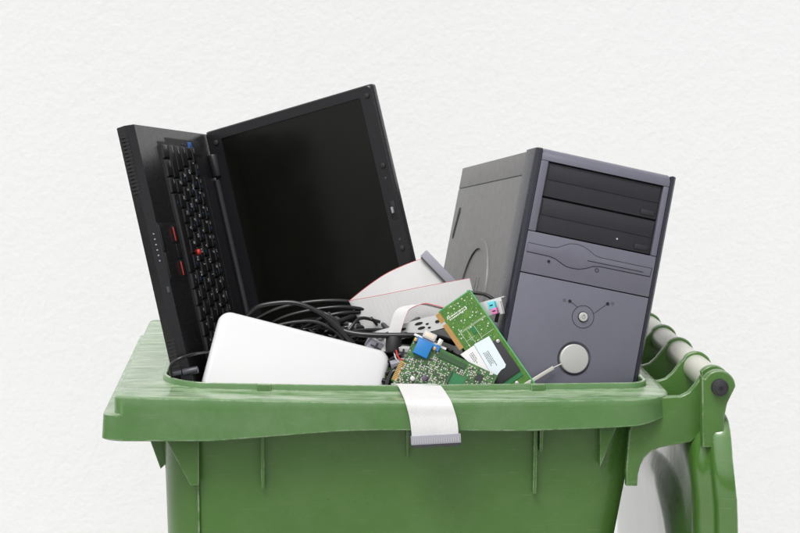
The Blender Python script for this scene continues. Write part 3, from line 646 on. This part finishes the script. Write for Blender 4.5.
bm = bmesh.new(); q = lp1(498, 341, 0.005); add_cyl(bm, (q[0], q[1], z_(0.0032)), (q[0], q[1], z_(0.0045)), 0.0024, n=20, rnd=0.0006); obj('screw', bm, 'tin', CARD)
q = lp1(517, 383, 0.001); bm = bmesh.new(); add_cyl(bm, (q[0], q[1], z_(0.0006)), (q[0], q[1], z_(0.0018)), 0.0024, n=20, rnd=0.0005); obj('screw', bm, 'tin', CARD)
bm = bmesh.new(); zbox(bm, 0.017, k1w-0.006, cv0+0.0478, cv0+0.0535, 0.0007, 0.0016); obj('chip', bm, 'pcb_flat', CARD)
def label_poly(name, pts, h, m):
    bm = bmesh.new(); P = [lp1(x, y, h) for x, y in pts]; add_prism(bm, P, z_(h), z_(h+0.00025)); return obj(name, bm, m, CARD), P
lb1, P1 = label_poly('paper_label', [(474, 344.3), (489, 336), (505.8, 364.5), (505, 367.5), (501, 370), (497, 375.5), (490, 372)], 0.0037, 'label_b')
lb2, P2 = label_poly('paper_label', [(460.3, 354.5), (474, 345.2), (489.5, 371.6), (488, 377), (480, 372)], 0.0041, 'label_w')
def inkrows(x0, y0, x1, y1, rows, step, h, L_, par):
    """short unreadable printed strokes running down the label"""
    bm = bmesh.new()
    p0 = Vector(lp1(x0, y0, h)); p1 = Vector(lp1(x1, y1, h)); d = (p1-p0).normalized(); nrm = Vector((-d.y, d.x))
    for r in range(rows):
        t = random.uniform(0, 0.002)
        while t < L_*random.uniform(0.8, 1.0):
            l = random.uniform(0.0006, 0.0016); c = p0 + nrm*(step*r) + d*t
            q = [c, c+d*l, c+d*l+nrm*0.0010, c+nrm*0.0010]
            add_prism(bm, [(v.x, v.y) for v in q], z_(h+0.00025), z_(h+0.00034)); t += l+random.uniform(0.0004, 0.0009)
    o = obj('print_rows', bm, 'ink', par); o['kind'] = 'stuff'
inkrows(487.5, 350, 498, 366.5, 4, 0.0019, 0.0037, 0.020, lb1)
inkrows(472.5, 352, 480.5, 364, 3, 0.0020, 0.0041, 0.013, lb2)

a2, b2, c2 = at(415, 336.5, 0.080), at(497.5, 375.5, 0.0615), at(398, 381, 0.063)
K2 = frame(a2, b2-a2, c2-a2); N2 = K2.to_3x3().col[2]; FACE = -1 if N2.y > 0 else 1
k2w = (b2-a2).length; k2h = 0.075
C2 = thing('expansion_card', 'green circuit card dense with tiny parts and a blue monitor socket', 'circuit card', 'green circuit cards among the cables', Mx=K2)
bm = bmesh.new(); add_box(bm, (0, 0, -0.0008), (k2w, k2h, 0.0008)); obj('board', bm, 'pcb2', C2)
random.seed(21)
bm = bmesh.new()
def clear(x, y):
    if 0.002 < x < 0.027 and y < 0.021: return False
    if 0.034 < x < 0.072 and 0.003 < y < 0.0115: return False
    if 0.058 < x < 0.078 and 0.018 < y < 0.036: return False
    return True
gx = 0.0024
for iy in range(int(k2h/gx)-1):
    for ix in range(int(k2w/gx)-1):
        x = 0.002+ix*gx+random.uniform(-.0005, .0005); y = 0.0035+iy*gx+random.uniform(-.0005, .0005)
        if not clear(x, y) or random.random() < 0.20: continue
        a = random.uniform(0.0006, 0.0012); b_ = random.uniform(0.0004, 0.0009)
        if random.random() < 0.5: a, b_ = b_, a
        c_ = random.random(); mi = 0 if c_ < 0.5 else (1 if c_ < 0.72 else 2)
        zbox(bm, x-a, x+a, y-b_, y+b_, 0.0007, random.uniform(0.0012, 0.0020), mi)
sm_ = obj('surface_components', bm, ['smd_tan', 'conn_lt', 'smd_dk'], C2); sm_['kind'] = 'stuff'
bm = bmesh.new(); zbox(bm, 0.036, 0.070, 0.0042, 0.0105, 0.0007, 0.0022); obj('chip', bm, simple('dark_green_strip', (0.02, 0.07, 0.02), 0.4), C2)
bm = bmesh.new(); zbox(bm, 0.0595, 0.0765, 0.0195, 0.0345, 0.0007, 0.0014); obj('chip', bm, 'pcb_flat', C2)
bm = bmesh.new(); zbox(bm, 0.0560, 0.0590, 0.0185, 0.0345, 0.0007, 0.0030); obj('chip', bm, simple('dark_green_part', (0.025, 0.08, 0.03), 0.4), C2)
bm = bmesh.new(); zbox(bm, 0.086, 0.094, 0.008, 0.016, 0.0007, 0.0022); obj('chip', bm, 'chip', C2)
def lp2(px, py, h=0.0008): q = on(K2, px, py, z_(h)); return q
q = lp2(424.5, 378.5); bm = bmesh.new(); add_cyl(bm, (q.x, q.y, z_(0.0007)), (q.x, q.y, z_(0.0055)), 0.0032, n=20, rnd=0.0006); obj('capacitor', bm, 'lilac', C2)
q = lp2(412.5, 379); bm = bmesh.new(); add_cyl(bm, (q.x, q.y, z_(0.0007)), (q.x, q.y, z_(0.0060)), 0.0030, n=20, rnd=0.0008); obj('capacitor', bm, 'button_silver', C2)
q = lp2(493, 374); bm = bmesh.new(); add_cyl(bm, (q.x-.002, q.y, z_(0.0007)), (q.x-.002, q.y, z_(0.0018)), 0.0022, n=16); obj('solder_pad', bm, 'tin', C2)
bm = bmesh.new(); zbox(bm, -0.0035, 0.001, 0.033, 0.060, -0.0007, 0.0007, 1)
for k in range(12): zbox(bm, -0.0033, 0.003, 0.034+k*0.0021, 0.0353+k*0.0021, 0.0010, 0.0015)
obj('edge_contacts', bm, ['gold', 'pcb2'], C2)
# blue socket, its mounting strip and screws
bm = bmesh.new(); zbox(bm, 0.0030, k2w*0.30, -0.0012, 0.0052, 0.0008, 0.0040); st = obj('socket_strip', bm, 'vga', C2)
bm = bmesh.new(); zbox(bm, 0.0058, 0.0242, 0.0010, 0.0195, 0.0010, 0.0085, bev=0.0008); vg = obj('monitor_socket', bm, 'vga', C2)
for x in (0.0026, 0.0275):
    bm = bmesh.new(); zbox(bm, x-0.0016, x+0.0016, 0.0015, 0.0060, 0.0008, 0.0048, bev=0.0005); add_cyl(bm, (x, 0.004, z_(0.0046)), (x, 0.004, z_(0.0060)), 0.0012, n=12); obj('socket_screw', bm, 'gold', C2)
# pale D-shaped socket and metal bits behind the top edge
bm = bmesh.new(); zbox(bm, 0.0075, 0.0240, -0.0125, -0.0030, -0.001, 0.0040, bev=0.0018); ds = obj('pin_socket', bm, 'conn_lt', C2)
bm = bmesh.new(); zbox(bm, 0.0095, 0.0220, -0.0105, -0.0050, 0.0030, 0.0046, bev=0.0008); obj('pin_face', bm, 'beige', ds)
bm = bmesh.new(); zbox(bm, 0.0275, 0.0330, -0.0100, -0.0015, -0.001, 0.0044, bev=0.0010); obj('standoff', bm, 'tin', C2)
bm = bmesh.new(); zbox(bm, -0.002, 0.040, -0.0040, -0.0012, -0.003, -0.0012); obj('bracket', bm, 'plate', C2)

# ------------------------------------------------------------------ port plate
pa, pb_ = at(371, 333, 0.150), at(504, 296.5, 0.086)
PLM = frame(pa, pb_-pa, at(374, 347, 0.146)-pa); N3 = PLM.to_3x3().col[2]; FACE = -1 if N3.y > 0 else 1
plw = (pb_-pa).length
PL = thing('port_plate', 'shiny stamped metal port plate wedged behind the green circuit cards', 'metal plate', Mx=PLM)
bm = bmesh.new(); add_box(bm, (0, 0.0005, -0.0004), (plw-0.004, 0.0175, 0.0004)); add_box(bm, (0, -0.0005, min(z_(-0.006), z_(.0004))), (plw, 0.0006, max(z_(-0.006), z_(.0004)))); obj('steel_sheet', bm, 'plate', PL)
for x, y, rx, ry in ((0.042, 0.0060, 0.0046, 0.0016), (0.043, 0.0115, 0.0040, 0.0016), (0.064, 0.0045, 0.0054, 0.0018), (0.066, 0.0105, 0.0050, 0.0018), (0.0745, 0.0075, 0.0022, 0.0012), (0.076, 0.0125, 0.0022, 0.0012), (0.088, 0.008, 0.003, 0.002)):
    bm = bmesh.new(); add_prism(bm, [(x+rx*math.cos(a), y+ry*math.sin(a)) for a in [2*PI*k/20 for k in range(20)]], z_(0.0002), z_(0.0008)); obj('port_hole', bm, 'hole', PL)
for x0_, x1_, m in ((0.0055, 0.016, 'conn_dk'), (0.0195, 0.030, 'conn_dk'), (0.031, 0.0375, 'conn_lt')):
    bm = bmesh.new(); zbox(bm, x0_, x1_, 0.003, 0.0105, 0.0003, 0.0040, bev=0.0006); pr = obj('socket_shell', bm, 'plate', PL)
    bm = bmesh.new(); zbox(bm, x0_+0.0012, x1_-0.0012, 0.0042, 0.0092, 0.0036, 0.0043); obj('socket_mouth', bm, m, pr)
def plp(px, py, h=0.0): return on(PLM, px, py, z_(h))
for (xa, ya, xb, yb, m) in ((489, 302.5, 497.5, 308, 'cyan'), (492.5, 308.5, 498.5, 313.5, 'pink')):
    p, q = plp(xa, ya), plp(xb, yb); x0_, x1_ = sorted((p.x, q.x)); y0_, y1_ = sorted((p.y, q.y))
    x1_ = max(x1_, x0_+0.007); y1_ = max(y1_, y0_+0.0055)
    bm = bmesh.new(); zbox(bm, x0_, x1_, y0_, y1_, 0.0004, 0.0075, bev=0.0006); pt = obj('coloured_port', bm, m, PL)
    bm = bmesh.new(); zbox(bm, (x0_+x1_)/2-0.0020, (x0_+x1_)/2+0.0020, (y0_+y1_)/2-0.0007, (y0_+y1_)/2+0.0007, 0.0070, 0.0078); obj('port_opening', bm, 'hole', pt)
p = plp(501.5, 308); bm = bmesh.new(); zbox(bm, p.x-0.0016, p.x+0.0022, p.y-0.0085, p.y+0.0075, -0.002, 0.0060, bev=0.0008); obj('end_bracket', bm, 'conn_lt', PL)

# ------------------------------------------------------------------ ribbon cables
def ribbon_sheet(bm, left, right, nu=40, k=8, th=0.0009):
    """sheet between two edge curves (lists of Vectors); u runs left->right, red conductor at u=0"""
    Lc = catmull(left, k); Rc = catmull(right, k); uvl = bm.loops.layers.uv.verify()
    rows = [[(a+(b_-a)*(j/nu)) for j in range(nu+1)] for a, b_ in zip(Lc, Rc)]
    nr = len(rows)
    N = []
    for i in range(nr):
        N.append([])
        for j in range(nu+1):
            du = rows[i][min(j+1, nu)]-rows[i][max(j-1, 0)]; dv = rows[min(i+1, nr-1)][j]-rows[max(i-1, 0)][j]
            n = du.cross(dv); N[-1].append(n.normalized() if n.length > 1e-12 else Vector((0, -1, 0)))
    for s in (0.5, -0.5):
        V = [[bm.verts.new(rows[i][j]+N[i][j]*th*s) for j in range(nu+1)] for i in range(nr)]
        if s > 0: V0 = V
        for i in range(nr-1):
            for j in range(nu):
                f = bm.faces.new((V[i][j], V[i][j+1], V[i+1][j+1], V[i+1][j]))
                for lp_, (a, b_) in zip(f.loops, ((i, j), (i, j+1), (i+1, j+1), (i+1, j))): lp_[uvl].uv = (b_/nu, a/nr)
    for j in (0, nu):
        for i in range(nr-1):
            f = bm.faces.new((V0[i][j], V0[i+1][j], V[i+1][j], V[i][j]))
            for lp_ in f.loops: lp_[uvl].uv = (j/nu, 0.5)
    for i in (0, nr-1):
        for j in range(nu):
            f = bm.faces.new((V0[i][j], V0[i][j+1], V[i][j+1], V[i][j]))
            for lp_ in f.loops: lp_[uvl].uv = (j/nu, 0.5)
RG = 'grey ribbon cables'
# wide folded one
RB = thing('ribbon_cable', 'wide pale ribbon cable folded over in the middle of the heap', 'ribbon cable', RG, Mx=Matrix.Translation(at(400, 300, 0.17)))
inv = RB.matrix_world.inverted()
def loc(l): return [inv @ at(*p) for p in l]
bm = bmesh.new()
# edge with red conductor = upper edge; other edge = lower
up = loc([(421.5, 258.5, 0.205), (404, 265, 0.203), (385, 274, 0.198), (366, 287, 0.190), (351, 299, 0.178), (349.3, 300.2, 0.172), (352, 300.0, 0.166), (380, 295, 0.160), (420, 287, 0.154), (469.5, 278, 0.146)])
dn = loc([(447.5, 285, 0.198), (425, 300, 0.192), (400, 316, 0.186), (382, 326, 0.182), (367, 331.5, 0.172), (365, 331.5, 0.168), (368, 331.0, 0.163), (395, 326, 0.158), (430, 318, 0.152), (477, 309, 0.142)])
ribbon_sheet(bm, up, dn); obj('ribbon', bm, 'ribbon', RB, angle=80)
bm = bmesh.new(); c0, c1 = inv @ at(421.5, 258, 0.205), inv @ at(448.5, 286, 0.198)
Mc = frame(c0, c1-c0, inv.to_3x3() @ (CR+CU*0.6)); add_box(bm, (-0.003, 0.0006, -0.005), ((c1-c0).length+0.003, 0.0115, 0.005), 0.0012); bm.transform(Mc); cn = obj('connector', bm, 'conn', RB)
bm = bmesh.new(); add_box(bm, (-0.001, -0.0006, -0.0056), ((c1-c0).length+0.001, 0.0012, 0.0056), 0.0003); bm.transform(Mc); obj('connector_clamp', bm, 'conn_dk', RB)
# narrow looped one
R2 = thing('ribbon_cable', 'narrow ribbon cable with red edge looping in front of the wide one', 'ribbon cable', RG, Mx=Matrix.Translation(at(410, 320, 0.14)))
inv = R2.matrix_world.inverted(); bm = bmesh.new()
lf = loc([(391, 352, 0.118), (398, 340, 0.121), (403, 325, 0.124), (407, 314, 0.126), (411, 308.5, 0.128), (424, 303.5, 0.130), (434, 305, 0.130), (447, 308.5, 0.128)])
rt = loc([(381, 351, 0.120), (387, 337, 0.124), (391, 323, 0.129), (395, 312, 0.133), (402, 307, 0.137), (420, 304.5, 0.140), (434, 307, 0.140), (448, 310.5, 0.138)])
ribbon_sheet(bm, lf, rt, nu=20); obj('ribbon', bm, 'ribbon', R2, angle=80)
# hanging one
R3 = thing('ribbon_cable', 'short ribbon cable hanging over the green rim with a grey connector on its end', 'ribbon cable', RG, Mx=Matrix.Translation(at(425, 405, 0.0)))
inv = R3.matrix_world.inverted(); bm = bmesh.new()
lf = loc([(391, 384.0, 0.0575), (395, 384.0, 0.0535), (397.8, 385.6, 0.0470), (401.3, 392.5, 0.0240), (405.2, 402.0, -0.0010), (409.3, 417, -0.0065), (411.0, 428, -0.0095), (411.8, 436.5, -0.0105)])
rt = loc([(431, 384.4, 0.0575), (437, 384.4, 0.0535), (440.9, 386.2, 0.0470), (446.0, 393.2, 0.0240), (451.6, 402.8, -0.0010), (456.3, 417, -0.0065), (458, 427, -0.0095), (458.4, 434.2, -0.0105)])
ribbon_sheet(bm, lf, rt, nu=40); obj('ribbon', bm, 'ribbon_plain', R3, angle=80)
c0, c1 = inv @ at(410.6, 436, -0.0105), inv @ at(460.5, 433.3, -0.0105)
Mc = frame(c0, c1-c0, -CU); ln = (c1-c0).length
bm = bmesh.new(); add_box(bm, (0, 0.0, -0.0045), (ln, 0.0105, 0.0045), 0.0009); bm.transform(Mc); cn = obj('connector', bm, 'conn', R3)
bm = bmesh.new(); add_box(bm, (0.0015, 0.0100, -0.0035), (ln-0.0015, 0.0130, 0.0035), 0.0004)
for k in range(20): add_box(bm, (0.0022+k*(ln-0.006)/19.0, 0.0125, -0.0032), (0.0036+k*(ln-0.006)/19.0, 0.0142, 0.0032))
bm.transform(Mc); obj('connector_teeth', bm, 'conn_dk', cn)
bm = bmesh.new()
for k in range(20): add_box(bm, (0.0022+k*(ln-0.006)/19.0, 0.0030, -0.0049), (0.0030+k*(ln-0.006)/19.0, 0.0090, 0.0049))
bm.transform(Mc); obj('connector_ridges', bm, 'conn_lt', cn)

# ------------------------------------------------------------------ cables
CG = 'black cables tangled in the bin'
def cable(pts, r_px, label, m='cable', plug=None, group=CG, name='cable'):
    P = [at(*p) for p in pts]; r = r_px*0.00118
    bm = bmesh.new(); add_tube(bm, P, r, 14, 12)
    o = obj(name, bm, m); tag(o, label, 'cable', group); return o
cable([(236, 330, 0.15), (250, 313, 0.145), (262, 305.5, 0.140), (291, 302.5, 0.135), (314, 309.5, 0.130), (333, 322, 0.126), (350, 340, 0.122), (362, 356, 0.125)], 2.5, 'thick black cable arching along the top edge of the white case')
cable([(255, 320, 0.19), (275, 310, 0.185), (298, 304, 0.180), (325, 301, 0.176), (352, 302.5, 0.178), (372, 312, 0.19)], 2.4, 'black cable arching highest behind the others, just under the laptop screen')
cable([(262, 330, 0.175), (282, 318, 0.168), (310, 310.5, 0.162), (340, 307, 0.160), (364, 309, 0.165)], 2.0, 'thin black cable just below the highest arching one')
cable([(322, 314, 0.155), (334, 325, 0.135), (346, 331.5, 0.124), (362, 334.5, 0.118), (385, 335.5, 0.114), (410, 335.5, 0.112), (436, 337, 0.112), (455, 343, 0.125)], 3.0, 'thick black cable running flat across in front of the folded ribbon')
cable([(300, 330, 0.17), (322, 318, 0.160), (342, 313, 0.158), (360, 312, 0.165)], 2.2, 'short black cable crossing behind the flat running one')
cable([(275, 326, 0.15), (296, 322, 0.148), (316, 322, 0.144), (334, 330, 0.138), (345, 341, 0.134)], 2.1, 'black cable bending down behind the white case')
cable([(318, 311, 0.150), (330, 316, 0.145), (338, 324, 0.142), (336, 336, 0.142), (322, 342, 0.145)], 2.0, 'black cable hooking round in a tight bend')
cable([(340, 345, 0.130), (352, 326, 0.140), (362, 318, 0.150), (380, 322, 0.155)], 1.8, 'thin black cable rising towards the folded ribbon')
cable([(173, 378, 0.080), (170, 370, 0.072), (173, 363, 0.068), (182, 357.5, 0.068), (194, 354, 0.078), (204, 352.5, 0.105), (220, 351, 0.16)], 1.7, 'thin black cable curving across the foot of the laptop')
cable([(467, 292, 0.110), (476, 293.0, 0.108), (486, 295, 0.106), (494, 300.5, 0.102), (498, 309, 0.100), (496, 322, 0.10)], 1.9, 'black cable looping between the green card and the computer side')
cable([(386, 374, 0.10), (395, 370, 0.095), (404, 372, 0.093), (412, 380, 0.092), (416, 392, 0.09)], 2.1, 'black cable tucked in beside the right end of the white case')
cable([(388, 362, 0.11), (396, 356, 0.108), (408, 354, 0.11), (418, 360, 0.12)], 1.8, 'black cable passing behind the dense green card')
cable([(392, 385, 0.088), (398, 379, 0.086), (403, 384, 0.086), (406, 394, 0.086)], 1.5, 'thin black cable end showing at the rim beside the hanging ribbon')
cable([(385, 392, 0.080), (393, 372, 0.086), (402, 376, 0.085), (406, 396, 0.082)], 2.6, 'thick black cable rising beside the right end of the white case')
cable([(382, 380, 0.095), (394, 384, 0.092), (408, 380, 0.09), (420, 392, 0.09)], 2.4, 'black cable lying low between the white case and the dense green card')
# deeper tangle between the laptop screen and the white case
random.seed(5)
for i in range(16):
    y = random.uniform(0.15, 0.24); x = random.uniform(245, 330); py = random.uniform(318, 350); P = []
    for k in range(6):
        P.append((x+k*random.uniform(10, 26), py+random.uniform(-12, 10), y+random.uniform(-0.02, 0.02)))
    cable(P, random.uniform(1.5, 2.5), 'black cable lying deep in the tangle behind the white case', random.choice(['cable', 'cable', 'cable_grey']))
for i in range(12):
    y = random.uniform(0.13, 0.30); x = random.uniform(375, 440); py = random.uniform(345, 372); P = []
    for k in range(5):
        P.append((x+k*random.uniform(8, 18), py+random.uniform(-10, 10), y+random.uniform(-0.02, 0.02)))
    cable(P, random.uniform(1.6, 2.4), 'black cable lying deep in the tangle behind the circuit cards', random.choice(['cable', 'cable', 'cable_grey']))
# dark ferrite block and small grey connectors
a, b_ = at(394, 337, 0.118), at(393, 353, 0.112)
bm = bmesh.new(); add_cyl(bm, a, b_, 0.0098, 0.0094, n=28, rnd=0.0015); tag(obj('cable_plug', bm, 'rubber'), 'stubby black cable plug beside the right shoulder of the white case', 'plug')
def block(px, py, Y, sx, sy, sz, rot, m, label, slot=True):
    c = at(px, py, Y); Mx = Matrix.Translation(c) @ Euler(rot).to_matrix().to_4x4()
    t = thing('cable_connector', label, 'connector', 'small grey connectors among the cables', Mx)
    bm = bmesh.new(); add_box(bm, (-sx/2, -sy/2, -sz/2), (sx/2, sy/2, sz/2), 0.0010); obj('housing', bm, m, t)
    bm = bmesh.new(); add_box(bm, (-sx/2+0.002, -sy/2-0.0010, -0.0008), (sx/2-0.002, -sy/2+0.001, 0.0008)); add_box(bm, (-0.001, -sy/2-0.0012, -sz/2+0.001), (0.001, -sy/2+0.001, sz/2-0.001)); obj('ridge', bm, 'conn_dk', t)
block(374, 345, 0.125, 0.018, 0.014, 0.013, (0.2, 0.5, 0.3), 'conn', 'grey connector lying on the right shoulder of the white case')
block(404, 351, 0.112, 0.014, 0.012, 0.011, (0.1, 0.12, -0.2), 'conn_lt', 'pale grey connector left of the blue socket')
block(399, 364, 0.104, 0.020, 0.012, 0.010, (0.2, -0.25, 0.1), 'conn', 'grey connector under the pale one beside the dense green card')
block(352, 327, 0.15, 0.009, 0.009, 0.008, (0.1, 0.2, 0.1), 'conn_lt', 'tiny pale connector left of the lower fold of the wide ribbon')
o = cable([(396, 350, 0.105), (399, 358, 0.100), (406, 360, 0.099), (412, 354, 0.100), (415, 346, 0.104)], 0.8, 'thin red wire curling beside the dense green card', 'red', group='thin wires'); o['category'] = 'wire'
o = cable([(394, 352, 0.107), (397, 360, 0.102), (405, 363, 0.101), (413, 358, 0.102)], 0.9, 'thin pale grey wire curling beside the dense green card', 'conn_lt', group='thin wires'); o['category'] = 'wire'
# power plug at the laptop's foot
PG = thing('power_plug', 'grey barrel power plug lying at the foot of the laptop', 'plug', Mx=Matrix.Translation(at(185, 370, 0.072)))
inv = PG.matrix_world.inverted(); q = loc([(172, 374.5, 0.078), (182, 372.5, 0.076), (183, 372.5, 0.076), (198, 369.5, 0.074), (172, 372, .074), (164, 377, .078)])
bm = bmesh.new(); add_cyl(bm, q[2], q[3], 0.0046, 0.0042, n=24, rnd=0.0008); obj('plug_body', bm, 'plug', PG)
bm = bmesh.new(); add_cyl(bm, q[0], q[1], 0.0026, 0.0034, n=20); obj('strain_relief', bm, 'plug', PG)
# pale strip in front of the computer
ST = thing('plastic_strip', 'thin pale plastic strip leaning against the silver computer front below its round badge', 'strip', Mx=Matrix.Translation(at(540, 375, 0.07)))
inv = ST.matrix_world.inverted(); q = loc([(518, 389, 0.062), (553.5, 367.5, 0.0785), (561.5, 363.8, 0.0815)])
Ms = frame(q[0], q[1]-q[0], inv.to_3x3() @ CU); l1 = (q[1]-q[0]).length
bm = bmesh.new(); add_box(bm, (0, -0.0022, -0.0009), (l1, 0.0022, 0.0009), 0.0008); bm.transform(Ms); obj('flat_strip', bm, 'stick', ST)
bm = bmesh.new(); add_tube(bm, [q[1]-(q[1]-q[0])*0.03, q[2]], 0.0007, 8, smooth=False); obj('thin_tip', bm, 'stick', ST)

# ------------------------------------------------------------------ light
SUN_EL, SUN_AZ = math.radians(60), math.radians(-150)     # azimuth measured from +Y towards +X: behind the camera, to the left
world = bpy.data.worlds.new('World'); scene.world = world; world.use_nodes = True
nt = world.node_tree; bgn = nt.nodes['Background']
sky = nt.nodes.new('ShaderNodeTexSky'); sky.sky_type = 'NISHITA'; sky.sun_disc = False
sky.sun_elevation = SUN_EL; sky.sun_rotation = SUN_AZ; sky.dust_density = 4.0; sky.air_density = 1.0; sky.ozone_density = 1.0
hs = nt.nodes.new('ShaderNodeHueSaturation'); hs.inputs['Saturation'].default_value = 0.18
nt.links.new(sky.outputs[0], hs.inputs['Color']); nt.links.new(hs.outputs[0], bgn.inputs['Color']); bgn.inputs['Strength'].default_value = 0.12
sd_ = bpy.data.lights.new('sun', 'SUN'); sd_.energy = 1.2; sd_.angle = math.radians(25); sd_.color = (1.0, 0.98, 0.955)
so = bpy.data.objects.new('sun', sd_); COL.objects.link(so)
dirv = Vector((math.sin(SUN_AZ)*math.cos(SUN_EL), math.cos(SUN_AZ)*math.cos(SUN_EL), math.sin(SUN_EL)))
so.rotation_euler = dirv.to_track_quat('Z', 'Y').to_euler()
vs = scene.view_settings; vs.view_transform = 'Standard'; vs.look = 'None'; vs.gamma = 1; vs.exposure = 0.46
scene.cycles.max_bounces = 8
